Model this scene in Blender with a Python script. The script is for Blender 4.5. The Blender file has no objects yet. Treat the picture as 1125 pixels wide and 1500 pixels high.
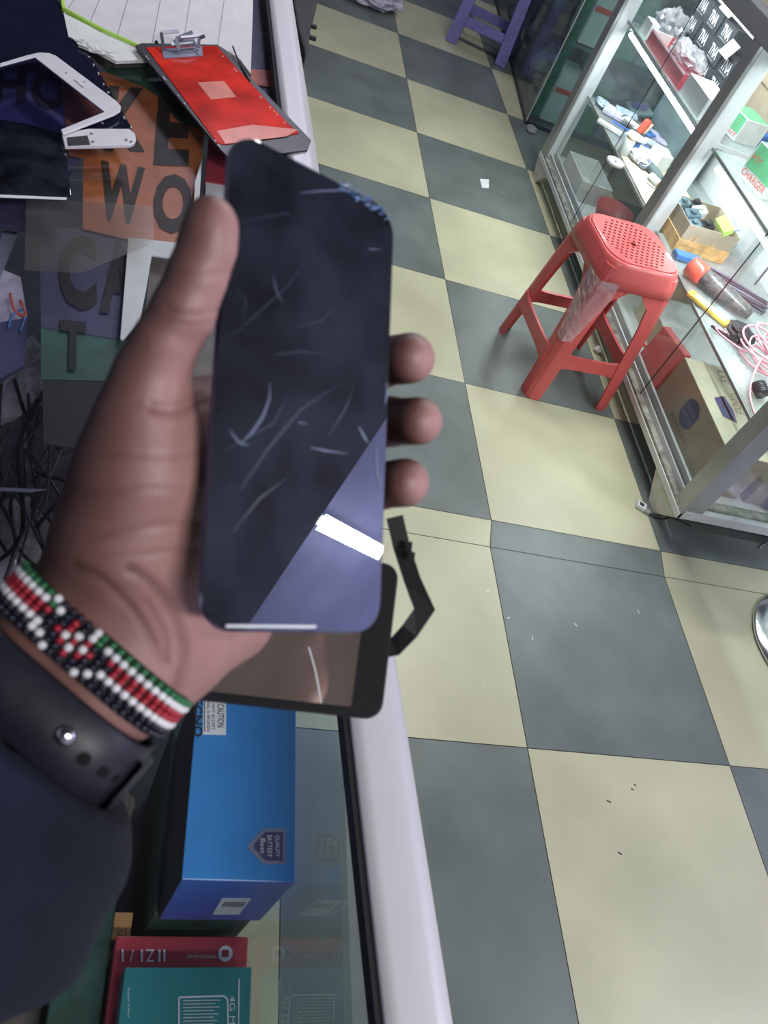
import bpy, bmesh, math, random
import numpy as np
from mathutils import Vector, Matrix
random.seed(7); rng = np.random.default_rng(7)
COL = bpy.context.scene.collection
# ------------------------------------------------------------ camera model (metres)
F = 1175.676
CAM = np.array([-0.93536, -1.33069, 1.46868])
R = np.array([[0.93805874, -0.065529, 0.34022308], [0.16720908, -0.7744141, -0.61018352], [0.30345827, 0.62927635, -0.71548888]])
def ray(u, v): return R.T @ np.array([(u - 562.5) / F, (v - 750) / F, 1.0])
def U(u, v, val, ax=2):
    d = ray(u, v); return CAM + (val - CAM[ax]) / d[ax] * d
def UD(u, v, z): return CAM + ray(u, v) * z
def W(c): return CAM + np.asarray(c) @ R            # camera coords -> world
def V(*a): return np.array(a, float)
def nrm(a): a = np.asarray(a, float); return a / np.linalg.norm(a)
# ------------------------------------------------------------ materials
def mat(name, col, rough=.5, metal=0, var=.12, scale=30, bump=0, bscale=120, ior=1.5, emit=None, es=0, alpha=1, coat=0, col2=None, trans=0, sss=0):
    m = bpy.data.materials.new(name); m.use_nodes = True; nt = m.node_tree; N = nt.nodes; L = nt.links
    b = N['Principled BSDF']
    tc = N.new('ShaderNodeTexCoord'); no = N.new('ShaderNodeTexNoise'); no.inputs['Scale'].default_value = scale
    no.inputs['Detail'].default_value = 5
    L.new(tc.outputs['Object'], no.inputs['Vector'])
    cr = N.new('ShaderNodeValToRGB'); L.new(no.outputs['Fac'], cr.inputs['Fac'])
    c2 = col2 or tuple(min(1, c * (1 + var)) for c in col)
    cr.color_ramp.elements[0].color = (*[c * (1 - var) for c in col], 1); cr.color_ramp.elements[0].position = .35
    cr.color_ramp.elements[1].color = (*c2, 1); cr.color_ramp.elements[1].position = .68
    L.new(cr.outputs['Color'], b.inputs['Base Color'])
    b.inputs['Roughness'].default_value = rough; b.inputs['Metallic'].default_value = metal; b.inputs['IOR'].default_value = ior
    b.inputs['Alpha'].default_value = alpha; b.inputs['Coat Weight'].default_value = coat; b.inputs['Transmission Weight'].default_value = trans
    if sss: b.inputs['Subsurface Weight'].default_value = sss; b.inputs['Subsurface Radius'].default_value = (.01, .004, .002)
    if emit: b.inputs['Emission Color'].default_value = (*emit, 1); b.inputs['Emission Strength'].default_value = es
    if bump:
        n2 = N.new('ShaderNodeTexNoise'); n2.inputs['Scale'].default_value = bscale; n2.inputs['Detail'].default_value = 4
        L.new(tc.outputs['Object'], n2.inputs['Vector'])
        bp = N.new('ShaderNodeBump'); bp.inputs['Strength'].default_value = bump; bp.inputs['Distance'].default_value = .002
        L.new(n2.outputs['Fac'], bp.inputs['Height']); L.new(bp.outputs['Normal'], b.inputs['Normal'])
    return m
def glass(name, tint=(.85, .92, .9), refl=1.0, rough=0.0, ior=1.5, dirt=0.0, dcol=(.8, .8, .8)):
    m = bpy.data.materials.new(name); m.use_nodes = True; nt = m.node_tree; N = nt.nodes; L = nt.links
    for n in list(N):
        if n.type != 'OUTPUT_MATERIAL': N.remove(n)
    out = [n for n in N if n.type == 'OUTPUT_MATERIAL'][0]
    t = N.new('ShaderNodeBsdfTransparent'); t.inputs['Color'].default_value = (*tint, 1)
    g = N.new('ShaderNodeBsdfGlossy'); g.inputs['Roughness'].default_value = rough
    lw = N.new('ShaderNodeLayerWeight'); lw.inputs['Blend'].default_value = .5      # thin-pane Fresnel (Schlick), same from both faces
    pw = N.new('ShaderNodeMath'); pw.operation = 'POWER'; pw.inputs[1].default_value = 4.0; L.new(lw.outputs['Facing'], pw.inputs[0])
    mu = N.new('ShaderNodeMath'); mu.operation = 'MULTIPLY_ADD'; mu.inputs[1].default_value = .8 * refl; mu.inputs[2].default_value = .035 * refl; mu.use_clamp = True
    L.new(pw.outputs[0], mu.inputs[0]); mx = N.new('ShaderNodeMixShader'); L.new(mu.outputs[0], mx.inputs[0])
    L.new(t.outputs[0], mx.inputs[1]); L.new(g.outputs[0], mx.inputs[2]); last = mx
    tc = N.new('ShaderNodeTexCoord'); no = N.new('ShaderNodeTexNoise'); no.inputs['Scale'].default_value = 9; no.inputs['Detail'].default_value = 8
    L.new(tc.outputs['Object'], no.inputs['Vector'])
    mr = N.new('ShaderNodeMapRange'); mr.inputs['From Min'].default_value = .4; mr.inputs['From Max'].default_value = .8
    mr.inputs['To Min'].default_value = dirt * .5; mr.inputs['To Max'].default_value = dirt * 1.6; L.new(no.outputs['Fac'], mr.inputs['Value'])
    df = N.new('ShaderNodeBsdfDiffuse'); df.inputs['Color'].default_value = (*dcol, 1)
    m2 = N.new('ShaderNodeMixShader'); L.new(mr.outputs[0], m2.inputs[0]); L.new(last.outputs[0], m2.inputs[1]); L.new(df.outputs[0], m2.inputs[2])
    L.new(m2.outputs[0], out.inputs['Surface']); return m
M = {}
M['tile_l'] = mat('cream_tile', (.515, .51, .345), .34, var=.10, scale=3.5, bump=.12, bscale=40)
M['tile_d'] = mat('dark_tile', (.150, .176, .165), .34, var=.16, scale=5, bump=.15, bscale=40)
M['grout'] = mat('grout', (.07, .065, .05), .8)
M['wall'] = mat('painted_wall', (.52, .50, .60), .7, scale=2)
M['ceil_d'] = mat('dark_ceiling', (.028, .03, .05), .6, scale=3, var=.5)
M['ceil_l'] = mat('lavender_ceiling', (.50, .52, .84), .6, scale=2)
M['alu'] = mat('grey_aluminium', (.36, .38, .38), .38, .55, var=.10, scale=8, bump=.1)
M['alu_w'] = mat('white_and_lit_aluminium', (.66, .69, .70), .4, .15, var=.08, scale=8)
M['alu_dirty'] = mat('dirty_aluminium', (.34, .35, .30), .55, .3, var=.4, scale=30, bump=.3)
M['foot'] = mat('painted_foot', (.60, .60, .50), .6, var=.1)
M['trim_w'] = mat('white_trim', (.66, .65, .70), .33, .1, var=.05, scale=4)
M['glass'] = glass('clear_case_glass', (.965, .98, .975), .9, dirt=.035, dcol=(.85,.9,.9))
M['glass_shelf'] = glass('shelf_glass', (.90, .95, .94), 1.0, dirt=.20, dcol=(.85, .9, .9))
M['glass_top'] = glass('counter_glass', (.955, .96, .975), .55, dirt=.004)
M['glass_front'] = glass('counter_front_glass', (.86, .92, .90), .85, dirt=.05, dcol=(.5, .55, .6))
M['glass_green'] = glass('green_tinted_glass', (.80, .88, .86), .8, dirt=.10, dcol=(.5, .55, .6))
M['plastic'] = glass('clear_plastic_film', (.82, .82, .86), 3.0, rough=.15, dirt=.32, dcol=(.85, .85, .88))
M['wrap'] = glass('cling_film', (.93, .9, .92), 3.5, rough=.10, dirt=.34, dcol=(.9, .78, .82))
M['tint_glass'] = glass('navy_tinted_glass', (.62, .62, .78), .8, dirt=.04, dcol=(.05, .05, .12))
M['tape'] = glass('clear_tape', (.88, .87, .84), 1.0, rough=.2, dirt=.06, dcol=(.5, .47, .45))
M['led'] = mat('led_tube', (1, 1, 1), .5, emit=(.88, .96, 1), es=14)
M['tubelamp'] = mat('fluorescent_tube', (1, 1, 1), .5, emit=(.93, .95, 1), es=30)
M['red'] = mat('red_plastic', (.68, .115, .11), .36, var=.08, scale=6, coat=.2)
M['purple'] = mat('purple_paint', (.20, .19, .52), .5, var=.15)
M['blackp'] = mat('black_plastic', (.018, .018, .022), .38)
M['blackm'] = mat('black_matte', (.02, .02, .024), .7)
M['rubber'] = mat('black_rubber', (.014, .014, .026), .48, bump=.1)
M['void'] = mat('punched_hole', (.003, .003, .005), 1.0)
M['border'] = mat('matt_black_border', (.014, .015, .018), .62)
M['gloss'] = mat('glossy_black_screen', (.010, .011, .018), .012, ior=2.1, scale=38, var=.5, col2=(.022, .028, .044))
M['gloss2'] = mat('dark_navy_screen', (.012, .014, .035), .06, ior=1.8)
M['mirror'] = mat('mirror_backlight_film', (.60, .50, .46), .07, .75, var=.05)
M['bluedge'] = mat('blue_glass_edge', (.03, .04, .15), .12, .2)
M['shard'] = mat('shattered_glass', (.05, .12, .42), .12, .3, var=.6, scale=400, col2=(.35,.5,.85))
M['crack'] = mat('crack_line', (.13, .16, .26), .35)
M['crackdim'] = mat('smudge_line', (.028, .034, .06), .3)
M['white'] = mat('white_plastic', (.74, .74, .80), .3, var=.04)
M['paper'] = mat('white_paper', (.70, .68, .72), .75, var=.05)
M['wcard'] = mat('white_card', (.74, .77, .76), .6, var=.06)
M['cream'] = mat('cream_card', (.66, .56, .38), .7, var=.25, scale=60)
M['kraft'] = mat('brown_cardboard', (.40, .33, .235), .75, var=.08, scale=20)
M['kraft_l'] = mat('light_cardboard', (.60, .53, .38), .75, var=.08, scale=20)
M['orange_card'] = mat('orange_card', (.70, .42, .16), .5, var=.3, scale=25)
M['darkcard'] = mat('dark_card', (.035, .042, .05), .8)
M['blue'] = mat('bright_blue_card', (.05, .26, .62), .35, var=.05)
M['blue2'] = mat('royal_blue_card', (.05, .14, .55), .35, var=.05)
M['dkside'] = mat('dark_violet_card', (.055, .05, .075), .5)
M['teal'] = mat('teal_card', (.025, .22, .23), .4, var=.06)
M['rcard'] = mat('red_card', (.42, .045, .07), .4, var=.08)
M['green'] = mat('green_card', (.14, .50, .24), .45, var=.15)
M['lime'] = mat('lime_card', (.45, .75, .12), .45)
M['dkgreen'] = mat('dark_green_card', (.03, .10, .075), .5, var=.3)
M['yellow'] = mat('yellow_packet', (.72, .52, .08), .35)
M['orange_l'] = mat('burnt_orange_sheet', (.44, .135, .042), .45, var=.12)
M['letter'] = mat('dark_olive_lettering', (.028, .019, .012), .6)
M['letter_k'] = mat('black_lettering', (.012, .012, .016), .6)
M['violet_sheet'] = mat('violet_grey_sheet', (.055, .055, .125), .5, var=.15)
M['blue_sheet'] = mat('slate_blue_sheet', (.17, .19, .33), .5)
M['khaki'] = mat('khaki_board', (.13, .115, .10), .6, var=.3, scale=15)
M['ink'] = mat('white_ink', (.75, .78, .82), .5)
M['inkd'] = mat('dim_ink', (.22, .24, .34), .5)
M['inkb'] = mat('brown_ink', (.16, .09, .07), .6)
M['badge'] = mat('navy_badge_ink', (.06, .065, .17), .5)
M['film_red'] = mat('red_protective_film', (.72, .035, .02), .16, var=.35, scale=18, coat=.5)
M['film_lt'] = mat('salmon_sticker', (.70, .20, .13), .3)
M['steel'] = mat('polished_steel', (.75, .76, .78), .18, 1, var=.05)
M['greymetal'] = mat('grey_foil', (.22, .23, .30), .35, .5)
M['dark_shelf'] = mat('dark_shelf_board', (.035, .04, .055), .55, var=.4, scale=12)
M['navy'] = mat('navy_sleeve_fabric', (.005, .009, .030), .95, var=.5, scale=14, bump=.5, bscale=500)
M['pink_wire'] = mat('pink_cable', (.78, .30, .36), .45)
M['redhead'] = mat('bright_red_plastic', (.85, .11, .07), .3)
M['torchgrey'] = mat('dark_grey_wrap', (.10, .11, .11), .3, var=.5, scale=90)
M['bluep'] = mat('blue_plastic', (.05, .20, .60), .4)
M['tealgrey'] = mat('teal_grey_plastic', (.10, .17, .20), .4)
M['pal_violet'] = mat('pale_violet_packet', (.52, .50, .68), .4, var=.2, scale=60)
M['pal_blue'] = mat('pale_blue_packet', (.50, .62, .76), .4, var=.3, scale=50)
M['dark_teal'] = mat('dark_teal_board', (.10, .15, .155), .6, var=.3, scale=6)  # plain dark teal base colour
M['lavcloth'] = mat('lavender_cloth', (.55, .52, .68), .8)
for k, c in (('b_w', (.80, .80, .85)), ('b_r', (.38, .02, .04)), ('b_g', (.02, .16, .06)), ('b_k', (.012, .012, .03))): M[k] = mat('bead_' + k, c, .25)
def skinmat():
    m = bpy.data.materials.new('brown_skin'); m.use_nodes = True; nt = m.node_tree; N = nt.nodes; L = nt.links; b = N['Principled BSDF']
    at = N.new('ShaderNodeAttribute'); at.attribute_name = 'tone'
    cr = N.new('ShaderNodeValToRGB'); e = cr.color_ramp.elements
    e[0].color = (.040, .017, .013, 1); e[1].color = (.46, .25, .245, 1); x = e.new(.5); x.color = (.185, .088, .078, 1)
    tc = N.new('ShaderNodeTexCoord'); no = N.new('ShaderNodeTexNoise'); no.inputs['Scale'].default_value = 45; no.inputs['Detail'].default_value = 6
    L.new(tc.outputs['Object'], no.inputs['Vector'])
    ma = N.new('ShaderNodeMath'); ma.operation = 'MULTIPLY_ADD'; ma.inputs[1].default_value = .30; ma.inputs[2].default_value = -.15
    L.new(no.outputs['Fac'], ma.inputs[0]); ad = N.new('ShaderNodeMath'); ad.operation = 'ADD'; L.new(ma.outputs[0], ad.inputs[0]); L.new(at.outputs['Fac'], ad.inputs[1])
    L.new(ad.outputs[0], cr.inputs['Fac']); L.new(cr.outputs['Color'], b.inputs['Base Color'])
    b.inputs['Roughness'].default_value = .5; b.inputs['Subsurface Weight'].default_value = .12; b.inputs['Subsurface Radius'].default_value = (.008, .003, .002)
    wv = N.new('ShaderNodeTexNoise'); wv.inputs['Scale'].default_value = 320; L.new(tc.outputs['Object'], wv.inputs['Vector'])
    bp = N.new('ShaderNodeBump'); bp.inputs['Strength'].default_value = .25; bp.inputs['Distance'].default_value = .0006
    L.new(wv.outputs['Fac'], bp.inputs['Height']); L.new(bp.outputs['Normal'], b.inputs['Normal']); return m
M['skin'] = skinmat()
# ------------------------------------------------------------ builders
class MB:
    def __init__(s): s.v = []; s.f = []; s.mi = []
    def add(s, vs, fs, mi=0):
        o = len(s.v); s.v += [tuple(map(float, q)) for q in vs]; s.f += [tuple(i + o for i in f) for f in fs]; s.mi += [mi] * len(fs); return s
    def box(s, x0, x1, y0, y1, z0, z1, mi=0):
        v = [(x, y, z) for z in (z0, z1) for y in (y0, y1) for x in (x0, x1)]
        return s.add(v, [(0, 2, 3, 1), (4, 5, 7, 6), (0, 1, 5, 4), (2, 6, 7, 3), (0, 4, 6, 2), (1, 3, 7, 5)], mi)
    def obox(s, c, X, Y, Z, mi=0):      # centre and half vectors
        c = np.asarray(c, float); X, Y, Z = map(np.asarray, (X, Y, Z))
        v = [c + a * X + b * Y + d * Z for d in (-1, 1) for b in (-1, 1) for a in (-1, 1)]
        return s.add(v, [(0, 2, 3, 1), (4, 5, 7, 6), (0, 1, 5, 4), (2, 6, 7, 3), (0, 4, 6, 2), (1, 3, 7, 5)], mi)
    def prism(s, pts, n, mi=0):         # polygon pts (3d, planar) extruded by vector n
        pts = [np.asarray(q, float) for q in pts]; n = np.asarray(n, float); k = len(pts)
        v = pts + [q + n for q in pts]
        return s.add(v, [tuple(range(k))[::-1], tuple(range(k, 2 * k))] + [(i, (i + 1) % k, k + (i + 1) % k, k + i) for i in range(k)], mi)
    def tube(s, path, r, seg=10, mi=0, closed=False):
        path = [np.asarray(q, float) for q in path]; n = len(path); rs = r if hasattr(r, '__len__') else [r] * n
        up = None; rings = []
        for i, q in enumerate(path):
            a = path[(i - 1) % n] if (i or closed) else q; b = path[(i + 1) % n] if (i < n - 1 or closed) else q
            t = nrm(b - a)
            if up is None:
                up = np.cross(t, V(0, 0, 1)); up = np.cross(t, V(1, 0, 0)) if np.linalg.norm(up) < .1 else up
            up = nrm(up - t * (up @ t)); w = np.cross(t, up)
            rings.append([q + rs[i] * (math.cos(2 * math.pi * k / seg) * up + math.sin(2 * math.pi * k / seg) * w) for k in range(seg)])
        v = [x for rg in rings for x in rg]; f = []
        for i in range(n if closed else n - 1):
            j = (i + 1) % n
            for k in range(seg): f.append((i * seg + k, i * seg + (k + 1) % seg, j * seg + (k + 1) % seg, j * seg + k))
        if not closed: f += [tuple(range(seg))[::-1], tuple((n - 1) * seg + k for k in range(seg))]
        return s.add(v, f, mi)
    def ball(s, c, r, mi=0, sc=(1, 1, 1), n=8):
        v = []; f = []; m = n
        for i in range(1, n):
            th = math.pi * i / n
            for k in range(m * 2):
                ph = math.pi * k / m; v.append((c[0] + r * sc[0] * math.sin(th) * math.cos(ph), c[1] + r * sc[1] * math.sin(th) * math.sin(ph), c[2] + r * sc[2] * math.cos(th)))
        q = 2 * m
        for i in range(n - 2):
            for k in range(q): f.append((i * q + k, (i + 1) * q + k, (i + 1) * q + (k + 1) % q, i * q + (k + 1) % q))
        v.append((c[0], c[1], c[2] + r * sc[2])); v.append((c[0], c[1], c[2] - r * sc[2])); a = len(v)
        for k in range(q): f.append((a - 2, k, (k + 1) % q)); f.append((a - 1, (n - 2) * q + (k + 1) % q, (n - 2) * q + k))
        return s.add(v, f, mi)
    def lathe(s, c, prof, axis=(0, 0, 1), seg=24, mi=0):
        a = nrm(axis); u = nrm(np.cross(a, V(1, 0, 0) if abs(a[0]) < .8 else V(0, 1, 0))); w = np.cross(a, u); v = []
        for r, h in prof:
            for k in range(seg):
                t = 2 * math.pi * k / seg; v.append(np.asarray(c) + a * h + r * (math.cos(t) * u + math.sin(t) * w))
        n = len(prof); f = [(i * seg + k, i * seg + (k + 1) % seg, (i + 1) * seg + (k + 1) % seg, (i + 1) * seg + k) for i in range(n - 1) for k in range(seg)]
        f += [tuple(range(seg))[::-1], tuple((n - 1) * seg + k for k in range(seg))]
        return s.add(v, f, mi)
    def text(s, t, O, X, Y, lift=(0, 0, 0), mi=0, bold=0):   # text bbox -> parallelogram O, O+X, O+Y
        key = (t, bold)
        if key not in TEXTS:
            cu = bpy.data.curves.new('lettering', 'FONT'); cu.body = t; cu.resolution_u = 3; cu.offset = bold
            ob = bpy.data.objects.new('lettering', cu); COL.objects.link(ob); bpy.context.view_layer.update()
            me = bpy.data.meshes.new_from_object(ob.evaluated_get(bpy.context.evaluated_depsgraph_get()))
            co = np.array([q.co[:2] for q in me.vertices]); fs = [tuple(p.vertices) for p in me.polygons]
            bpy.data.objects.remove(ob); bpy.data.meshes.remove(me)
            mn, mx = co.min(0), co.max(0); TEXTS[key] = ((co - mn) / (mx - mn), fs)
        co, fs = TEXTS[key]; O, X, Y, l = map(np.asarray, (O, X, Y, lift))
        return s.add([O + a * X + b * Y + l for a, b in co], fs, mi)
    def build(s, name, mats, parent=None, smooth=False, bevel=0, origin=None, solid=0, sub=0):
        v = np.array(s.v); mats = mats if isinstance(mats, (list, tuple)) else [mats]
        if parent is not None: o = np.array(wloc(parent)) 
        else: o = np.array([(v[:, 0].min() + v[:, 0].max()) / 2, (v[:, 1].min() + v[:, 1].max()) / 2, v[:, 2].min()])
        if origin is not None: o = np.asarray(origin)
        me = bpy.data.meshes.new(name); me.from_pydata([tuple(q) for q in (v - o)], [], s.f)
        for m in mats: me.materials.append(M[m] if isinstance(m, str) else m)
        me.polygons.foreach_set('material_index', s.mi); me.polygons.foreach_set('use_smooth', [smooth] * len(s.f)); me.update()
        ob = bpy.data.objects.new(name, me); COL.objects.link(ob)
        if parent is not None: ob.parent = parent
        else: ob.location = o
        bm = bmesh.new(); bm.from_mesh(me); bmesh.ops.recalc_face_normals(bm, faces=bm.faces) if len(bm.faces) < 60000 else None
        bm.to_mesh(me); bm.free()
        if solid: q = ob.modifiers.new('solid', 'SOLIDIFY'); q.thickness = solid
        if bevel:
            q = ob.modifiers.new('bevel', 'BEVEL'); q.width = bevel; q.segments = 2; q.limit_method = 'ANGLE'
        if sub: q = ob.modifiers.new('sub', 'SUBSURF'); q.levels = sub; q.render_levels = sub
        return ob
TEXTS = {}
def wloc(o):
    l = Vector((0, 0, 0))
    while o: l += o.location; o = o.parent
    return l
def tag(o, label=None, cat=None, group=None, kind=None):
    if label: o['label'] = label
    if cat: o['category'] = cat
    if group: o['group'] = group
    if kind: o['kind'] = kind
    return o
def thing(name, label, cat, loc, group=None):
    o = bpy.data.objects.new(name, None); COL.objects.link(o); o.location = tuple(map(float, loc)); o.empty_display_size = .05
    return tag(o, label, cat, group)
def struct(name, mb, m, **k): return tag(mb.build(name, m, **k), kind='structure')
def Q(pts, z): return [U(u, v, z) for u, v in pts]
def spline(pts, n=8):
    pts = [np.asarray(q, float) for q in pts]; out = []
    P = [2 * pts[0] - pts[1]] + pts + [2 * pts[-1] - pts[-2]]
    for i in range(1, len(P) - 2):
        for k in range(n):
            t = k / n; a, b, c, d = P[i - 1:i + 3]
            out.append(.5 * (2 * b + (c - a) * t + (2 * a - 5 * b + 4 * c - d) * t * t + (3 * b - a - 3 * c + d) * t ** 3))
    return out + [pts[-1]]
def crumple(c, rx, ry, rz, seed, amp=.35, n=14):    # crumpled bag blob
    r = np.random.default_rng(seed); v = []; f = []; K = r.normal(size=(9, 3)) * 4; ph = r.uniform(0, 6, 9)
    for i in range(n + 1):
        th = math.pi * i / n
        for k in range(2 * n):
            p = math.pi * k / n; d = V(math.sin(th) * math.cos(p), math.sin(th) * math.sin(p), math.cos(th))
            a = 1 + amp * sum(abs(math.sin(K[j] @ d + ph[j])) - .6 for j in range(9)) / 3
            v.append((c[0] + rx * a * d[0], c[1] + ry * a * d[1], max(c[2] - rz * .98, c[2] + rz * a * d[2])))
    q = 2 * n
    for i in range(n):
        for k in range(q): f.append((i * q + k, (i + 1) * q + k, (i + 1) * q + (k + 1) % q, i * q + (k + 1) % q))
    return MB().add(v, f)
T = .55
# ============================================================ THE ROOM
D0, STRIP = -.0191, .0941
fl = MB(); g = .0011
def tile(xa0, xb0, xa1, xb1, y0, y1, mi):
    fl.add([(xa0 + g, y0 + g, 0), (xb0 - g, y0 + g, 0), (xb1 - g, y1 - g, 0), (xa1 + g, y1 - g, 0)], [(0, 1, 2, 3)], mi)
for i in range(-6, 8):
    for j in range(0, 13): tile(i * T, i * T + T, i * T, i * T + T, j * T, j * T + T, (i + j) % 2)
    tile(i * T + D0, i * T + T + D0, i * T, i * T + T, -STRIP, 0, (i + 1) % 2)
    for j in range(-6, 0): tile(i * T + D0, i * T + T + D0, i * T + D0, i * T + T + D0, -STRIP + j * T, -STRIP + (j + 1) * T, (i + j) % 2)
fl.add([(-3.3, -3.4, -.0015), (4.4, -3.4, -.0015), (4.4, 7.15, -.0015), (-3.3, 7.15, -.0015)], [(0, 1, 2, 3)], 2)
struct('floor', fl, ['tile_l', 'tile_d', 'grout'], origin=(0, 0, 0))
struct('wall_left', MB().box(-2.6, -2.5, -3.3, 7.1, 0, 2.9), 'wall')
struct('wall_right', MB().box(3.9, 4.0, -3.3, 7.1, 0, 2.9), 'wall')
struct('wall_far', MB().box(-2.5, 3.9, 7.0, 7.1, 0, 2.9), 'wall')
struct('wall_near', MB().box(-2.5, 3.9, -3.3, -3.2, 0, 2.9), 'wall')
cl = MB().box(2.0, 3.9, -3.2, 7, 2.82, 2.9)
struct('ceiling', cl, 'ceil_l')
struct('trim_1', MB().box(-2.5, 2.0, -3.2, 7, 2.74, 2.9), 'ceil_d')
def lamp_tube(x0, x1, y, z, label):
    t = thing('ceiling_light', label, 'light', ((x0 + x1) / 2, y, z))
    MB().box(x0, x1, y - .03, y + .03, z + .005, z + .04).build('housing', 'white', t, bevel=.004)
    MB().tube([(x0 + .01, y, z - .012), (x1 - .01, y, z - .012)], .016, 12).build('tube', 'tubelamp', t, smooth=True)
lamp_tube(2.03, 2.83, -1.335, 2.775, 'white fluorescent tube on the lavender ceiling by the dark ceiling edge')
# ============================================================ LEFT COUNTER
CZ = .93
def cx(y): return -.6866 - .0707 * (y + 1.266)      # outer edge of the trim
ct = thing('glass_counter', 'glass-topped display counter with a white rounded metal edge, under the clutter', 'counter', (-1.2, -.6, 0))
Y0, Y1 = -2.3, 1.5
def strip(prof, mi=0):     # profile (dx,z) swept along the counter edge
    k = len(prof); n = 30; v = []
    for i in range(n + 1):
        y = Y0 + (Y1 - Y0) * i / n
        for dx, z in prof: v.append((cx(y) + dx, y, z))
    f = [(i * k + j, i * k + (j + 1) % k, (i + 1) * k + (j + 1) % k, (i + 1) * k + j) for i in range(n) for j in range(k)]
    f += [tuple(range(k)), tuple(n * k + j for j in range(k))[::-1]]
    return MB().add(v, f)
prof = [(-.050, .931), (-.050, .9375), (-.040, .9382), (-.030, .9385)] + [(-.022 + .0235 * math.sin(a_ * math.pi / 20), .915 + .0235 * math.cos(a_ * math.pi / 20)) for a_ in range(1, 11)] + [(.001, .900), (.001, .885), (-.004, .878), (-.020, .878), (-.020, .921), (-.050, .921)]
strip(prof).build('edge_trim', 'trim_w', ct, smooth=True)
strip([(-.0545, .918), (-.0545, .9315), (-.0502, .9325), (-.0502, .918)]).build('seal', 'blackm', ct)
v = [(-2.1, Y0, 0), (cx(Y0) - .052, Y0, 0), (cx(Y1) - .052, Y1, 0), (-2.1, Y1, 0)]
MB().prism([V(a, b, .922) for a, b, _ in v], (0, 0, .008)).build('glass_top', 'glass_top', ct)
PX = -.7505
XE = PX - .0707 * (Y1 + .95)                       # the front runs parallel to the trim beyond the boxes
MB().prism([V(PX, Y0, .10), V(PX + .005, Y0, .10), V(PX + .005, -.95, .10), V(PX, -.95, .10)], (0, 0, .80)).build('front_glass', 'glass_front', ct)
MB().prism([V(PX, -.949, .10), V(PX + .005, -.949, .10), V(XE + .005, Y1, .10), V(XE, Y1, .10)], (0, 0, .80)).build('front_glass', 'glass_front', ct)
foot_ = lambda z, g_: [V(-2.1, Y0, z), V(PX - g_, Y0, z), V(PX - g_, -.95, z), V(XE - g_, Y1, z), V(-2.1, Y1, z)]
MB().prism(foot_(.435, .003), (0, 0, .015)).build('shelf', 'dark_shelf', ct)
MB().prism(foot_(.06, .0), (0, 0, .04)).box(-2.1, -2.08, Y0, Y1, .1, .92).box(-2.08, PX, Y0, Y0 + .01, .1, .92).box(-2.08, XE, Y1 - .01, Y1, .1, .92).build('cabinet_body', 'dark_shelf', ct)
# --- boxes under the glass
def carton(name, label, cat, x0, x1, y0, y1, z0, z1, mats, group=None):  # mats: top, sides, near(-y)
    t = thing(name, label, cat, ((x0 + x1) / 2, (y0 + y1) / 2, z0), group)
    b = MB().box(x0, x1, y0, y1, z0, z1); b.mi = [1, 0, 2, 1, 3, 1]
    b.build('carton', mats, t, bevel=.0012); return t
zt = .790
carton('green_box', 'green cardboard box beneath the bright blue box under the counter glass', 'box', -.850, -.757, -1.143, -.96, .451, .662, ['dkgreen', 'dkgreen', 'dkgreen', 'dkgreen'])
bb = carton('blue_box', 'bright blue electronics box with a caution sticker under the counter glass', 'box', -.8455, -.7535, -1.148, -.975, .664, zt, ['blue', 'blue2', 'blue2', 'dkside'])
MB().prism([U(u, v_, zt) for u, v_ in ((298, 1016), (331, 1018), (331, 1077), (297, 1076))], (0, 0, .0004)).build('caution_sticker', 'wcard', bb)
def ptext(mb, t, bl, br, tl, z, lift=.0009, ax=2, mi=0, bold=0):
    O, A, B = U(*bl, z, ax), U(*br, z, ax), U(*tl, z, ax)
    l = V(0, 0, lift) if ax == 2 else (V(0, -lift, 0) if ax == 1 else V(-lift, 0, 0))
    return mb.text(t, O, A - O, B - O, l, mi, bold)
tx = MB()
ptext(tx, 'CAUTION', (318, 1032), (318, 1066), (328, 1032), zt)
ptext(tx, 'DO NOT ACCEPT', (310, 1020), (310, 1070), (314.5, 1020), zt)
ptext(tx, 'IF SEAL IS BROKEN', (303, 1020), (303, 1072), (307.5, 1020), zt)
tx.prism([U(299, 1019, zt), U(300, 1019, zt), U(300, 1072, zt), U(299, 1072, zt)], (0, 0, .0008))
ptext(tx, 'TECNO', (284, 1012), (284, 1080), (296, 1012), zt, bold=.02)
tx.build('sticker_lettering', 'letter_k', bb)
tx = MB()
def shield(cx_, cy, w, h, z, lift, ang=0):
    pts = [(-.5, -.42), (-.5, .42), (.5, .42), (.5, -.42), (.5, -.42)]
    raw = [(.5, -.5), (.5, .5), (-.1, .5), (-.5, .06), (-.5, -.06), (-.1, -.5)]
    return [U(cx_ + a * w, cy + b * h, z) + V(0, 0, lift) for a, b in raw]
tx.prism(shield(391, 1240, 55, 52, zt, 0), (0, 0, .0004), 0)
tx.prism(shield(393, 1240, 42, 42, zt, .0005), (0, 0, .0003), 1)
ptext(tx, 'QUALITY', (402, 1224), (402, 1256), (409, 1224), zt, .0012, mi=2); ptext(tx, 'BATTERY', (391, 1224), (391, 1256), (398, 1224), zt, .0012, mi=2); ptext(tx, 'Best', (381, 1229), (381, 1251), (388, 1229), zt, .0012, mi=2)
tx.build('shield_logo', ['inkd', 'badge', 'ink'], bb)
yn = -1.148
tx = MB().prism([U(u, v_, yn, 1) for u, v_ in ((325, 1316), (368, 1316), (350, 1339), (311, 1339))], (0, -.0005, 0), 0)
for k in range(9):
    a = 330 + k * 3.6
    tx.prism([U(u, v_, yn, 1) + V(0, -.0006, 0) for u, v_ in ((a, 1320), (a + 1.6, 1320), (a - 4, 1327), (a - 5.6, 1327))], (0, -.0002, 0), 1)
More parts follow.
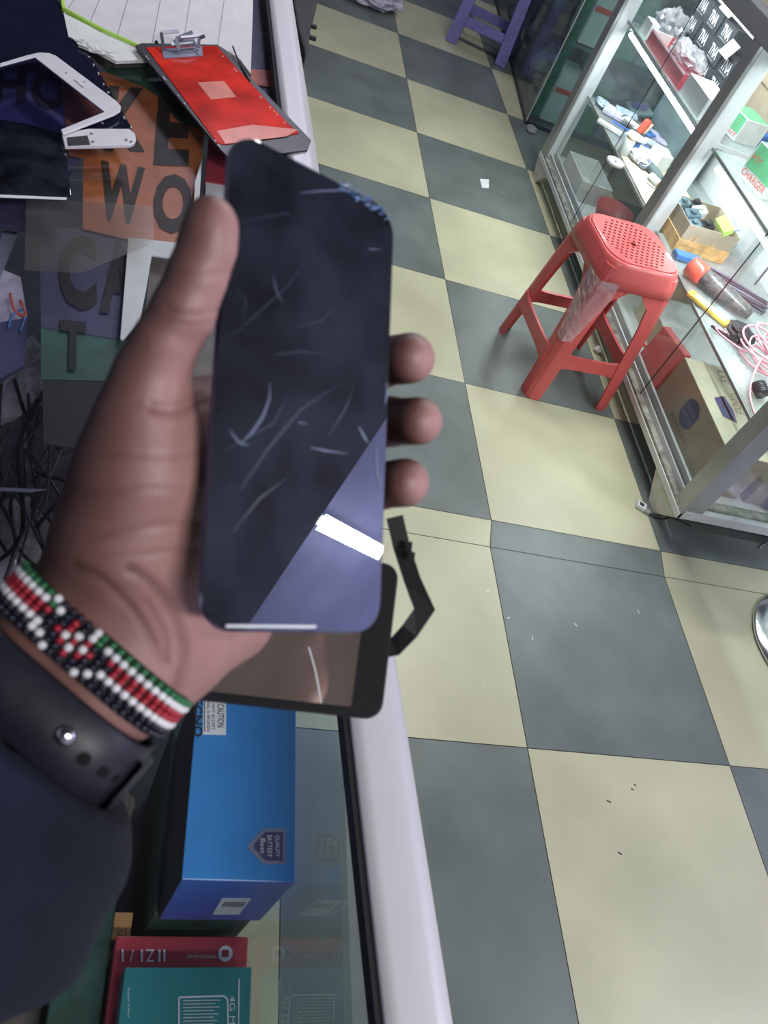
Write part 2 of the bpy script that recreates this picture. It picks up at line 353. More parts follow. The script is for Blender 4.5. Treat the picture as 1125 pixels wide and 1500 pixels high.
tx.build('barcode_label', ['ink', 'letter_k'], bb)
rb = carton('red_box', 'flat red box with white print, beneath the teal box under the counter glass', 'box', -.877, -.7545, -1.32, -1.152, .58, .62, ['rcard', 'rcard', 'rcard', 'rcard'])
tx = MB()
for t, a, b_, in (('1', 178, 181), ('/', 190, 196), ('1', 206, 209), ('Z', 214, 226), ('1', 232, 235), ('1', 239, 242)):
    ptext(tx, t, (b_, 1391), (a, 1391), (b_, 1409), .62)
ptext(tx, 'WWW.DUAL-SIM', (316, 1399), (274, 1399), (316, 1404), .62)
c0 = U(330, 1397, .62); tx.lathe(c0, [(.0068, 0), (.0068, .0007)], seg=20); tx.build('printing', 'ink', rb)
MB().box(c0[0] - .003, c0[0] + .003, c0[1] - .003, c0[1] + .003, .6206, .6211).build('printed_square', 'rcard', rb)
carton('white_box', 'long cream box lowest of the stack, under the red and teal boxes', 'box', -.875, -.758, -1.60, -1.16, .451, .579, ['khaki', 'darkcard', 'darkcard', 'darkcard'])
tb = carton('teal_box', 'teal internet router box with white print under the counter glass', 'box', -.869, -.7575, -1.42, -1.184, .621, .655, ['teal', 'teal', 'teal', 'teal'])
tx = MB(); z = .655
ptext(tx, '4G Mobile', (336, 1459), (336, 1540), (344, 1459), z)
ptext(tx, 'Super Clear', (186, 1447), (186, 1492), (190, 1447), z)
def pline(mb, pts, w, z, lift=.0006, mi=0):
    P = [U(*q, z) for q in pts]
    for a, b_ in zip(P, P[1:]):
        d = nrm(b_ - a); n = V(-d[1], d[0], 0) * w / 2; mb.prism([a - n, b_ - n, b_ + n, a + n], (0, 0, lift), mi)
pline(tx, [(262, 1500), (262, 1461), (328, 1459), (333, 1464), (334, 1505)], .0012, z)
pline(tx, [(350, 1434), (349, 1520)], .001, z)
for k in range(9): pline(tx, [(268, 1466 + k * 5), (322 - (k * 7) % 13, 1465 + k * 5)], .0005, z)
tx.build('printing', 'ink', tb)
sb = MB().box(*sorted((U(168, 1340, .6)[0], U(195, 1340, .6)[0])), *sorted((U(180, 1378, .6)[1], U(180, 1336, .6)[1])), .545, .6)
t = thing('small_orange_box', 'small orange box in the dark beside the red box', 'box', (U(180, 1355, .6)[0], U(180, 1355, .6)[1], .545))
sb.build('carton', 'orange_card', t, bevel=.001)
ptext(MB(), 'C11', (172, 1372), (192, 1372), (172, 1362), .6).build('lettering', 'letter_k', t)
# --- lettered sheets just below the glass
def sheet(name, label, cat, pts, z, m, th=.0006): 
    t = thing(name, label, cat, U(*pts[0], z)); MB().prism(Q(pts, z), (0, 0, th)).build('sheet', m, t); return t
oz = .905
osh = sheet('lettering_sheet', 'burnt orange sheet with big dark letters under the counter glass', 'sign',
            [(88, 95), (160, 108), (210, 128), (228, 140), (262, 180), (300, 190), (296, 232), (286, 300), (278, 372), (225, 360), (121, 336), (122, 232), (100, 228)], oz, 'orange_l')
tx = MB()
ptext(tx, 'E', (224, 243), (276, 245), (232, 143), oz, .0012, bold=.045); ptext(tx, 'K', (150, 222), (212, 224), (160, 126), oz, .0012, bold=.045)
ptext(tx, 'O', (220, 342), (280, 346), (228, 253), oz, .0012, bold=.045); ptext(tx, 'W', (138, 322), (208, 332), (148, 236), oz, .0012, bold=.045)
tx.build('lettering', 'letter', osh)
osh2 = sheet('lettering_sheet', 'violet grey sheet with a big black letter C under the counter glass', 'sign',
             [(-40, 80), (90, 100), (118, 230), (60, 330), (200, 345), (190, 480), (185, 500), (60, 480), (58, 345), (-40, 330)], oz - .002, 'violet_sheet')
osh3 = sheet('lettering_sheet', 'blue sheet with big dark letters H O seen through the white phone glass', 'sign', [(-40, 70), (95, 78), (120, 200), (100, 222), (-40, 222)], oz - .0012, 'blue_sheet')
t3 = MB(); ptext(t3, 'H', (-12, 150), (38, 152), (-8, 94), oz, .0002, bold=.045); ptext(t3, 'O', (44, 160), (100, 162), (47, 101), oz, .0002, bold=.045); t3.build('lettering', 'letter', osh3)
tx = MB()
ptext(tx, 'C', (84, 452), (142, 455), (88, 342), oz, .0002, bold=.045); ptext(tx, 'A', (146, 458), (200, 462), (150, 348), oz, .0002, bold=.045)
ptext(tx, 'V', (14, 288), (64, 290), (20, 222), oz, .0002, bold=.045); ptext(tx, 'T', (86, 540), (126, 543), (88, 468), oz, .0002, bold=.045)
tx.build('lettering', 'letter_k', osh2)
sheet('green_board', 'dark green board between the notebook and the orange letters', 'board', [(150, 60), (240, 88), (300, 190), (262, 180), (228, 140), (160, 108), (120, 70)], oz - .001, 'dkgreen')
sheet('card_piece', 'khaki card lying under the counter glass beside the orange letters', 'card', [(60, 478), (190, 497), (200, 560), (60, 556)], oz - .0025, 'dkgreen')
sheet('dark_card', 'black card under the glass below the dark green strip', 'card', [(62, 557), (170, 559), (130, 660), (64, 650)], oz - .003, 'blackm')
MB().prism(Q([(188, 350), (262, 358), (250, 380), (222, 376), (214, 425), (205, 470), (180, 500), (176, 498)], .912), (0, 0, .002)).build('card_corner', 'wcard')
tag(bpy.data.objects['card_corner'], 'white L-shaped card corner showing beside the thumb', 'card')
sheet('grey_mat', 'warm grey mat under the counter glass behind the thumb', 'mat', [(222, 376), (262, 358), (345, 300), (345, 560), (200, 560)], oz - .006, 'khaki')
t = thing('red_white_box', 'white box with a red band under the glass, left of the held phone', 'box', U(310, 300, .80))
MB().prism(Q([(298, 272), (345, 278), (345, 345), (296, 340)], .88), (0, 0, .02)).build('carton', 'wcard', t)
MB().prism(Q([(306, 200), (350, 205), (345, 277), (299, 270)], .897), (0, 0, .005)).build('red_band', 'rcard', t)
MB().prism(Q([(295, 238), (291, 300), (283, 310), (285, 270)], .912), (0, 0, .004)).build('flap', 'wcard', t)
ptext(MB(), '2', (320, 304), (330, 304), (320, 292), .9, .001).build('lettering', 'redhead', t)
MB().prism(Q([(372, 0), (398, 0), (430, 200), (395, 205), (362, 120)], .90), (0, 0, .001)).build('blue_grey_paper', 'violet_sheet')
tag(bpy.data.objects['blue_grey_paper'], 'blue grey paper strip under the glass beside the counter edge', 'paper')
MB().prism(Q([(368, 102), (398, 104), (400, 128), (366, 124)], .903), (0, 0, .001)).build('orange_card', 'film_lt')
tag(bpy.data.objects['orange_card'], 'small orange card under the glass between red screen and counter edge', 'card')
tp = MB().prism(Q([(38, 290), (222, 302), (226, 342), (224, 356), (120, 400), (36, 396)], CZ + .0004), (0, 0, .0003)); tag(tp.build('clear_tape', 'tape'), 'piece of clear tape stuck on the glass over the letters', 'tape')
# --- clutter in the dark left part, under the glass
for k in range(16):
    a = U(random.uniform(5, 120), random.uniform(520, 620), .84); b_ = U(random.uniform(-20, 110), random.uniform(780, 880), .84)
    pts = [a + (b_ - a) * s + V(random.uniform(-.02, .02), random.uniform(-.02, .02), random.uniform(-.04, .02)) for s in (0, .25, .5, .75, 1)]
    tag(MB().tube(spline(pts, 6), random.uniform(.0012, .0022), 6).build('cable', random.choice(['blackp', 'blackm', 'void', 'blackp']), smooth=True),
        'thin dark cable in the tangle under the glass left of the hand', 'cable', 'tangled cables left of the hand')
for k, (u, v_, s_) in enumerate(((30, 560, .05), (60, 700, .06), (25, 800, .05), (90, 620, .04))):
    tag(crumple(U(u, v_, .76), s_, s_ * 1.3, .02, k + 3).build('plastic_bag', 'dkside' if k % 2 else 'plastic'), ['crumpled clear plastic bag under the glass at the left edge', 'crumpled dark bag under the glass left of the palm', 'clear plastic bag above the bracelet under the glass', 'small dark bag under the letter C sheet'][k], 'bag')
t = thing('blister_pack', 'blue and pink product packet under the glass at the left edge', 'packet', U(20, 450, .88))
MB().prism(Q([(-20, 390), (30, 410), (40, 470), (-20, 480)], .88), (0, 0, .004)).build('packet', 'pal_violet', t)
MB().prism(Q([(-20, 480), (40, 470), (36, 540), (-20, 570)], .882), (0, 0, .004)).build('navy_panel', 'badge', t)
MB().tube(spline([U(*q, .888) for q in ((15, 430), (22, 455), (38, 462), (30, 440))], 5), .0012, 6).build('red_curl', 'redhead', t, smooth=True)
MB().tube(spline([U(*q, .888) for q in ((12, 480), (20, 460), (38, 455), (30, 485))], 5), .001, 6).build('blue_curl', 'bluep', t, smooth=True)
MB().prism(Q([(8, 330), (30, 332), (-4, 420), (-20, 420)], .885), (0, 0, .002)).build('pale_strip', 'inkd', t)
MB().prism(Q([(0, 715), (70, 718), (45, 722), (0, 720)], .9), (0, 0, .001)).build('metal_strip', 'greymetal'); tag(bpy.data.objects['metal_strip'], 'thin grey metal strip under the glass left of the palm', 'strip')
for k, (u, v_) in enumerate(((175, 1190), (140, 1200), (165, 1230))):
    p0 = U(u, v_, .70); tag(crumple(p0, .012, .02, .01, 40 + k).build('cable_coil', 'khaki' if k == 0 else 'blackm'), ['brown crumpled twist of wire below the watch strap', 'black knot of wire below the watch strap', 'black lump beside the sleeve under the glass'][k], 'wire')
tag(MB().box(-.925, -.880, -1.5, -.95, .451, .60).build('dark_box', 'dkgreen', bevel=.002), 'long dark green box left of the bright blue box', 'box')
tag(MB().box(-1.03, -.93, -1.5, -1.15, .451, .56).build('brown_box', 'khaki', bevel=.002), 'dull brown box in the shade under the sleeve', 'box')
# --- things on the counter glass
nb = thing('notebook', 'open ruled notebook with a green edge at the top of the counter', 'notebook', U(230, 40, CZ))
MB().prism(Q([(84, -60), (372, -60), (322, 74), (205, 72), (150, 48), (92, 16)], CZ + .0022), (0, 0, .006)).prism(Q([(372, -60), (366, 114), (350, 92), (322, 74)], CZ + .0022), (0, 0, .006)).build('pages', 'paper', nb)
GE = [(88, -20), (93, 17), (150, 48), (204, 72)]
MB().prism(Q([(93, 24), (100, 58), (170, 94), (215, 92), (208, 76), (150, 52)], CZ + .0006), (0, 0, .0045)).build('lower_cover', 'wcard', nb)
ln = MB()
for a, b_ in (((150, -10), (133, 30)), ((190, -10), (172, 52)), ((237, -10), (222, 68)), ((280, -10), (268, 68)), ((330, -10), (318, 72)), ((115, -10), (100, 12))): pline(ln, [a, b_], .0007, CZ + .0083, .0003)
ln.build('ruled_lines', 'inkd', nb)
ge = MB(); pline(ge, GE, .0042, CZ + .0030, .0058); ge.build('green_edge', 'lime', nb)
crumple(U(140, 70, CZ + .008), .022, .012, .004, 5, .5).build('crumpled_edge', 'wcard', nb)
def rrect(c, X, Y, w, h, r, n=6):
    out = []
    for sx, sy, a0 in ((1, 1, 0), (-1, 1, 90), (-1, -1, 180), (1, -1, 270)):
        for k in range(n + 1):
            a = math.radians(a0 + 90 * k / n); out.append(np.asarray(c) + X * (sx * (w / 2 - r) + r * math.cos(a)) + Y * (sy * (h / 2 - r) + r * math.sin(a)))
    return out
def quadplate(name, pts, z, th, m, parent): return MB().prism(Q(pts, z), (0, 0, th)).build(name, m, parent, bevel=.0006)
def quadplate2(name, pts, z, th, m, parent):      # concave outline split into two convex plates
    a = pts[:4] + [pts[5], pts[6]]; b = [pts[3], pts[4], pts[5]]
    return MB().prism(Q([pts[0], pts[1], pts[2], pts[6], pts[7]], z), (0, 0, th)).prism(Q([pts[2], pts[3], pts[4], pts[5], pts[6]], z), (0, 0, th)).build(name, m, parent)
# big dark tablet glass behind
tbk = thing('tablet_screen', 'large black tablet screen lying under the white phone front', 'screen', U(60, 60, CZ))
quadplate2('panel', [(-60, -10), (-20, -15), (84, 4), (193, 192), (188, 200), (168, 168), (62, 90), (-60, 112)], CZ + .001, .0035, 'gloss2', tbk)
pg = MB()
for k in range(14):
    s_ = k / 13; a = U(92 + 100 * s_, 20 + 170 * s_, CZ + .003); d = V(random.uniform(-.004, .004), random.uniform(-.004, .004), .003)
    MB().tube([a, a + d], .0009, 5).build('glass_chip', 'ink', tbk)
ts2 = thing('phone_screen', 'dark bare phone screen with a pale bottom edge, left of the orange letters', 'screen', U(50, 240, CZ))
quadplate('panel', [(-40, 172), (40, 184), (92, 198), (97, 218), (104, 289), (98, 292), (-40, 286)], CZ + .006, .0025, 'gloss', ts2)
MB().prism(Q([(-40, 284), (98, 290), (97, 293), (-40, 288)], CZ + .0086), (0, 0, .0006)).build('pale_edge', 'ink', ts2)
# white phone (upper)
wp = thing('white_phone', 'white-bezelled phone front glass leaning over a black tablet screen', 'phone part', U(100, 150, CZ))
TL, TR_, D1, D2 = (53, 80), (176, 164), (-58, 18), (-82, 38)
zz = CZ + .016
def wpoly(pts, m, name, par, z=zz, th=.0022, bevel=.0006): return MB().prism(Q(pts, z), (0, 0, th)).build(name, m, par, bevel=bevel)
wpoly([(0, 95), (40, 83), (58, 79), (72, 80), (82, 84), (170, 150), (177, 158), (176, 165), (166, 171), (92, 199), (89, 192), (153, 166), (51, 86), (0, 100)], 'white', 'bezel', wp)
wpoly([(-30, 108), (51, 86), (153, 166), (89, 193), (40, 182), (-30, 170)], 'tint_glass', 'glass', wp, zz + .0002, .0015, 0)
sp = MB(); 
for q in ((97, 107), (124, 120)): sp.lathe(U(*q, zz + .0022), [(.0012, 0), (.0012, .0004)], seg=10)
a, b_ = U(108, 117, zz + .0022), U(122, 129, zz + .0022); sp.tube([a, b_], .0007, 6)
sp.build('earpiece', 'greymetal', wp)
w2 = thing('opened_phone', 'opened white phone frame end with screws, below the white phone front', 'phone part', U(150, 205, CZ))
wpoly([(90, 199), (130, 193), (189, 193), (197, 200), (199, 208), (196, 214), (189, 217), (95, 219)], 'white', 'frame', w2, CZ + .0105, .004)
wpoly([(98, 202), (128, 199), (132, 212), (100, 214)], 'blackm', 'battery_bay', w2, CZ + .0148, .0006, 0)
sc = MB()
for q in ((185, 205), (192, 208), (134, 196), (136, 208), (150, 181)): MB().lathe(U(*q, CZ + .0147), [(.0016, 0), (.0016, .001)], seg=10).build('screw', 'greymetal', w2)
wpoly([(140, 172), (176, 166), (186, 192), (130, 193), (100, 198)], 'gloss2', 'dark_backing', w2, CZ + .0085, .0015, 0)
# red film screen
rs = thing('red_filmed_screen', 'phone screen lying face down under glossy red film, metal connector at top', 'screen', U(320, 150, CZ))
tilt = .0
wpoly([(198, 70), (207, 66), (318, 68), (326, 74), (455, 208), (450, 222), (345, 236), (334, 234), (322, 222)], 'blackp', 'back_frame', rs, CZ + .0092, .003)
wpoly([(214, 70), (298, 68), (317, 68), (420, 180), (438, 196), (330, 212), (318, 210)], 'film_red', 'red_film', rs, CZ + .0124, .0008, 0)
wpoly([(289, 121), (328, 119), (346, 142), (309, 146)], 'film_lt', 'sticker', rs, CZ + .0134, .0004, 0)
wpoly([(318, 192), (370, 183), (437, 190), (420, 200), (330, 211)], 'film_lt', 'lower_band', rs, CZ + .0134, .0004, 0)
wpoly([(236, 72), (296, 68), (297, 82), (240, 86)], 'greymetal', 'foil_patch', rs, CZ + .0134, .0006, 0)
fx = MB()
for a, b_, c_ in (((240, 75), (236, 48), (262, 46)), ((262, 74), (258, 57), (282, 47)), ((290, 70), (292, 56), (300, 53))):
    P = [U(*a, CZ + .016), U(*b_, CZ + .028), U(*c_, CZ + .034)]
    for p, q in zip(P, P[1:]):
        d = nrm(q - p); s_ = nrm(np.cross(d, ray(270, 60))) * .0022; fx.prism([p - s_, q - s_, q + s_, p + s_], (0, 0, .0006))
fx.obox(U(270, 62, CZ + .022), nrm(U(300, 60, CZ) - U(240, 66, CZ)) * .024, V(0, .0035, .002), V(0, -.001, .0015))
fx.obox(U(278, 54, CZ + .030), nrm(U(300, 52, CZ) - U(240, 58, CZ)) * .018, V(0, .0018, .001), V(0, 0, .001))
fx.build('connector', 'greymetal', rs)
sp = MB()
for k in range(22):
    s_ = random.random(); a = (V(212, 80) * (1 - s_) + V(322, 215) * s_) if k % 2 else (V(322, 78) * (1 - s_) + V(440, 205) * s_)
    MB().ball(U(*a, CZ + .0135), .0011, n=4).build('glue_bit', 'ink', rs)
MB().tube([U(229, 68, CZ + .004), U(229, 62, CZ + .014)], .0028, 8).build('camera_peg', 'blackm', rs)
tag(MB().tube(spline([U(*q, CZ + .014) for q in ((341, 68), (350, 90), (366, 119))], 5), .0014, 6).build('flex_strip', 'blackm'), 'thin black flex strip on the notebook beside the red film screen', 'strip')
# black bag hanging past the counter edge
bg = thing('black_bag', 'black bag with buckles hanging beyond the white counter edge', 'bag', (-.735, .42, .60))
P = Q([(425, -30), (470, -30), (464, 10), (456, 36), (453, 70), (448, 80), (436, 40)], .72)
MB().prism(P, (0, 0, -.05)).build('bag_body', 'blackm', bg, bevel=.006)
for q in ((457, 38), (456, 55)): MB().obox(U(*q, .715), V(.012, 0, 0), V(0, .004, 0), V(0, 0, .005)).build('buckle', 'blackp', bg, bevel=.001)
# ============================================================ RIGHT DISPLAY CASE
X0, X1, YA, YB, ZB, ZT = .57, 1.04, .068, 2.20, .078, 1.05
dc = thing('display_case', 'tall glass display case with grey aluminium frame and glass shelves', 'display case', (.8, 1.13, 0))
PY = ((YA, YA + .06), (1.11, 1.17), (2.14, YB))
for i, (a, b_) in enumerate(PY):
    MB().box(X0, X0 + .014, a, b_, ZB, ZT).build('post', 'alu', dc, bevel=.002)
    MB().box(X0 + .0135, X0 + .070, a + .0005, b_ - .02, ZB + .03, ZT).build('post', 'alu_w' if i else 'alu', dc, bevel=.002)  # post sides painted white for the glow of the case tubes
    MB().box(X1 - .05, X1, a, b_, ZB, ZT).build('post', 'alu_w', dc, bevel=.002)
MB().box(X0 - .003, X0 + .012, YA, YB, ZB, ZB + .022).build('bottom_rail', 'alu_w', dc, bevel=.002)
MB().box(X0, X0 + .04, YA + .06, YB - .06, ZB + .022, ZB + .032).build('sliding_track', 'alu_dirty', dc)
MB().box(X0 + .022, X0 + .027, YA + .062, YB - .062, ZB + .032, ZB + .050).build('track_lip', 'alu_w', dc)
MB().box(X0 + .050, X0 + .060, YA + .062, YB - .062, ZB + .022, ZB + .055).build('inner_rail', 'alu_w', dc)
MB().box(X0 + .012, X1, YA, YA + .02, ZB, ZB + .035).build('end_rail', 'alu_w', dc, bevel=.002)
MB().box(X0 + .06, X1 - .05, YA + .022, YA + .05, ZB + .02, ZB + .045).build('end_track', 'alu_dirty', dc)
MB().box(X0 + .012, X1, YB - .02, YB, ZB, ZB + .03).build('end_rail', 'alu_w', dc, bevel=.002)
MB().box(X0 - .0012, X0 + .0715, YA - .001, YB + .001, ZT - .05, ZT + .01).build('top_rail', 'alu', dc, bevel=.003)
MB().box(X1 - .05, X1, YA, YB, ZT - .05, ZT + .01).build('top_rail', 'alu_w', dc, bevel=.003)
MB().box(X0 + .05, X1 - .05, YA, YA + .05, ZT - .05, ZT + .01).build('top_rail', 'alu_w', dc, bevel=.003)
MB().box(X0 + .05, X1 - .05, YB - .05, YB, ZT - .05, ZT + .01).build('top_rail', 'alu_w', dc, bevel=.003)
MB().box(X0 + .05, X1 - .05, YA + .05, YB - .05, ZT + .004, ZT + .010).build('top_glass', 'glass', dc)
MB().box(X0 + .061, X1 - .01, YA + .05, YB - .02, ZB + .015, ZB + .03).build('bottom_board', 'wcard', dc)
MB().box(X1 - .008, X1 - .002, YA + .05, YB - .05, ZB + .03, ZT - .05).build('back_panel', 'wcard', dc)
for zs in (.392, .700):
    for a, b_ in ((YA + .06, 1.10), (1.18, YB - .05)):
        MB().box(X0 + .055, X1 - .02, a, b_, zs, zs + .006).build('shelf', 'glass_shelf', dc)
        MB().box(X0 + .052, X0 + .056, a, b_, zs - .001, zs + .008).build('shelf_edge', 'alu', dc)
    for y in (YA + .055, 1.175, 2.10): MB().box(X0 + .06, X1 - .06, y, y + .018, zs - .016, zs - .001).build('shelf_bracket', 'alu_w', dc, bevel=.001)
for a, b_, xg in ((YA + .05, .60, .602), (.545, 1.115, .586), (1.165, 1.63, .602), (1.585, 2.15, .586)):
    MB().box(xg, xg + .004, a, b_, ZB + .045, ZT - .05).build('front_pane', 'glass', dc)
for y, xg in ((.566, .588), (1.607, .588)): MB().box(X0 + .012, X0 + .0135, y - .0018, y + .0018, ZB + .03, ZT - .05).build('pane_edge', 'blackm', dc)
MB().box(X0 + .055, X1 - .05, YA + .006, YA + .010, ZB + .03, ZT - .05).build('end_pane', 'glass', dc)
MB().box(X0 + .055, X1 - .05, YB - .010, YB - .006, ZB + .03, ZT - .05).build('end_pane', 'glass_green', dc)
for a, b_ in ((.15, 1.02), (1.20, 2.07)):
    for zs in (.686, .992):
        l = MB().tube([(X0 + .060, a, zs - .006), (X0 + .060, b_, zs - .006)], .0085, 10).build('led_strip', 'led', dc, smooth=True)
for ya, yb_, in ((.147, .27), (2.05, 2.17)):
    m_ = (ya + yb_) / 2; s_ = -1 if ya < 1 else 1
    t0, t1 = (.068, .27) if ya < 1 else (2.01, 2.20); b0, b1 = (.150, .196) if ya < 1 else (2.10, 2.15)
    MB().prism([V(X0, t0, ZB), V(X0, t1, ZB), V(X0, b1, 0), V(X0, b0, 0)], (.03, 0, 0)).build('foot', 'foot', dc, bevel=.001)
    MB().prism([V(X1 - .03, t0, ZB), V(X1 - .03, t1, ZB), V(X1 - .03, b1, 0), V(X1 - .03, b0, 0)], (.03, 0, 0)).build('foot', 'foot', dc, bevel=.001)
for q in ((.085, .095), (.110, .10)): MB().lathe(V(X0 - .001, q[0], q[1] + .01), [(.003, 0), (.003, .001)], axis=(-1, 0, 0), seg=10).build('screw', 'steel', dc)
for q in ((.60, .10), (.618, .135), (.60, .12)): MB().lathe(V(q[0], YA - .0005, q[1]), [(.003, 0), (.003, .001)], axis=(0, -1, 0), seg=10).build('screw', 'steel', dc)

# ---- contents helpers: place by shelf height
ZS1, ZS2, ZS0 = .399, .707, .109
def flat(name, label, cat, pts, z0, h, mats, lean=(0, 0), group=None, part='body'):
    t = thing(name, label, cat, (*U(*pts[0], z0)[:2], z0), group)
    MB().prism(Q(pts, z0), (lean[0], lean[1], h)).build(part, mats, t, bevel=.0008); return t
# near section, bottom: big carton (front face x=.645)
xc0, xc1, yc0, yc1, zc1 = .645, .80, .165, .585, .275
kb_ = thing('cardboard_carton', 'brown cardboard carton with a navy badge on the case bottom', 'carton', (.72, .37, ZS0))
b = MB().box(xc0, xc1, yc0, yc1, ZS0, zc1); b.mi = [0, 1, 0, 0, 0, 0]; b.build('carton', ['kraft', 'kraft_l'], kb_, bevel=.002)
tx = MB()
def fx_text(mb, t, y0, y1, z0, z1, x, mi=0, flip=False):
    if flip: return mb.text(t, V(x, y1, z0), V(0, y0 - y1, 0), V(0, 0, z1 - z0), (0, 0, 0), mi)
    return mb.text(t, V(x, y0, z0), V(0, y1 - y0, 0), V(0, 0, z1 - z0), (0, 0, 0), mi)
def octo(yc, zc, w, h, x): return [V(x, yc + a * w, zc + c * h) for a, c in ((-.5, -.3), (-.5, .3), (-.3, .5), (0, .58), (.3, .5), (.5, .3), (.5, -.3), (.3, -.5), (0, -.58), (-.3, -.5))]
tx.prism(octo(.395, .205, .085, .08, xc0 - .0008), (-.0004, 0, 0), 0)
fx_text(tx, 'SAFARI', .36, .43, .205, .225, xc0 - .0016, 1, True); fx_text(tx, 'SUPREME', .36, .43, .185, .20, xc0 - .0016, 1, True)
fx_text(tx, 'BISCUITS', .30, .46, .140, .155, xc0 - .001, 2, True); fx_text(tx, '24 x 80g', .20, .27, .13, .142, xc0 - .001, 2, True)
tx.prism([V(.69, .33, zc1 + .0006), V(.69, .41, zc1 + .0006), V(.735, .43, zc1 + .0006), V(.745, .37, zc1 + .0006), V(.735, .31, zc1 + .0006)], (0, 0, .0004), 0)
tx.text('FRAGILE', V(.755, .30, zc1 + .0006), V(0, -.1, 0), V(.03, 0, 0), (0, 0, 0), 2); tx.text('HANDLE', V(.755, .45, zc1 + .0006), V(0, -.09, 0), V(.03, 0, 0), (0, 0, 0), 2)
tx.text('A.KE', V(.755, .57, zc1 + .0006), V(0, -.07, 0), V(.03, 0, 0), (0, 0, 0), 2)
tx.build('printing', ['badge', 'inkd', 'inkb'], kb_)
MB().box(xc0 + .072, xc0 + .082, yc0 - .001, yc1 + .001, zc1 + .0001, zc1 + .001).build('lid_seam', 'kraft', kb_)
# added red shape beside carton, standing in for the stool reflection
rp = thing('red_reflection_shape', 'red shape standing in for the stool reflection, on the case bottom', 'packet', (.66, .70, ZS0))
MB().prism([V(.64, .60, ZS0), V(.64, .78, ZS0), V(.66, .79, .24), V(.67, .62, .26)], (.03, .005, 0)).build('packet', 'red', rp, bevel=.003)
MB().box(.648, .655, .60, .80, .14, .15).build('edge', 'redhead', rp)
carton('flat_board', 'grey white board box behind the red reflection shape on the case bottom', 'box', .71, .98, .62, 1.05, ZS0, .20, ['wcard', 'wcard', 'wcard', 'kraft_l'])
carton('kraft_parcel', 'plain cardboard parcel at the back of the case bottom', 'parcel', .83, 1.0, .16, .58, ZS0, .24, ['kraft', 'kraft_l', 'kraft', 'kraft'])
# near section, middle shelf
ob = thing('open_carton', 'open cardboard tray wrapped in orange plastic, full of electronic bits', 'carton', (*U(1020, 370, ZS1)[:2], ZS1))
A, B_, C_, D_ = U(985, 363, ZS1), U(1056, 384, ZS1), U(1075, 345, ZS1), U(1000, 330, ZS1)
A, B_, C_ = V(.655, 1.20, ZS1), V(.655, 1.0, ZS1), V(.865, 1.015, ZS1); D_ = A + C_ - B_
hh = .10
for nm, p, q in (('side', A, B_), ('side', B_, C_), ('side', C_, D_), ('side', D_, A)):
    d = nrm(q - p); n_ = nrm(np.cross(V(0, 0, 1), d)) * .003
    MB().prism([p, q, q + n_, p + n_], (0, 0, hh)).build(nm, 'kraft' if nm == 'side' else 'orange_card', ob)
MB().prism([A + V(-.003, .0, 0), B_ + V(-.003, -.003, 0), C_ + V(0, -.003, 0), C_, B_, A], (0, 0, .045)).build('orange_wrap', 'orange_card', ob)
MB().prism([A, B_, C_, D_], (0, 0, .004)).build('bottom', 'kraft', ob)
fl_ = MB()
for k in range(8):
    x = .655 + k * .022; fl_.add([V(x, .996, ZS1 + .03), V(x + .010, .994, ZS1 + .060 + .012 * (k % 3) - .003 * k), V(x + .018, .996, ZS1 + .03)], [(0, 1, 2)])
fl_.build('torn_wrap', 'orange_card', ob)
for k, (dx, dy, m_, r_) in enumerate(((.03, .03, 'tealgrey', .022), (.09, .05, 'blackp', .024), (.05, .10, 'tealgrey', .026), (.10, .15, 'wcard', .024), (.04, .17, 'tealgrey', .022), (.10, .20, 'blackp', .02), (.05, .21, 'wcard', .018))):
    p0 = B_ + V(dx, dy, hh - .015); e = MB().obox(p0, V(r_, .004, .006), V(-.004, r_ * .7, .004), V(0, 0, r_ * .6))
    e.lathe(p0 + V(0, 0, r_ * .6), [(r_ * .5, 0), (r_ * .5, .008), (r_ * .3, .010)], seg=14)
    tag(e.build('charger_plug', m_, bevel=.004), ['teal grey charger plug nearest in the orange wrapped tray', 'black charger plug in the near corner of the orange wrapped tray', 'teal grey plug in the middle of the orange wrapped tray', 'white charger plug near the post in the orange wrapped tray', 'teal grey plug at the left of the orange wrapped tray', 'black plug at the far end of the orange wrapped tray', 'white plug at the far left corner of the orange wrapped tray'][k], 'plug')
yt = MB().obox(B_ + V(.15, .05, hh + .01), V(.012, 0, .012), V(0, .045, 0), V(-.004, 0, .008)); tag(yt.build('yellow_packet', 'lime', bevel=.002), 'lime yellow packet standing in the orange wrapped tray', 'packet')
pk = MB().obox(B_ + V(.19, .09, hh + .0), V(.03, 0, .01), V(0, .035, 0), V(0, 0, .004)); tag(pk.build('pink_packet', 'pal_violet', bevel=.002), 'pinkish packet at the back of the orange wrapped tray', 'packet')
# cable bundle
cb = thing('cable_bundle', 'bundle of long dark violet cables along the middle shelf', 'cables', (.80, .45, ZS1))
for k in range(22):
    x = (k % 8) * .013; zc = ZS1 + .005 + (k // 8) * .009; q0 = V(.685, .88, zc) + V(.5, .86, 0) * x; dd = V(.87, -.5, 0)
    pts = [q0, q0 + dd * .09 + V(0, 0, .004 * math.sin(k)), q0 + dd * .20 + V(.006 * math.sin(k), 0, 0), q0 + dd * .27 + V(0, .01 * math.sin(k * 2), 0)]
    MB().tube(spline(pts, 5), .0035, 6).build('strand', 'dkside' if k % 3 else 'greymetal', cb, smooth=True)
tc_ = thing('torch', 'torch with a bright red head and plastic wrapped dark grey body', 'torch', (.66, .6, ZS1))
ta = V(.650, .865, ZS1 + .034); tb_ = V(.820, .675, ZS1 + .026); ax = nrm(tb_ - ta); Lt = np.linalg.norm(tb_ - ta)
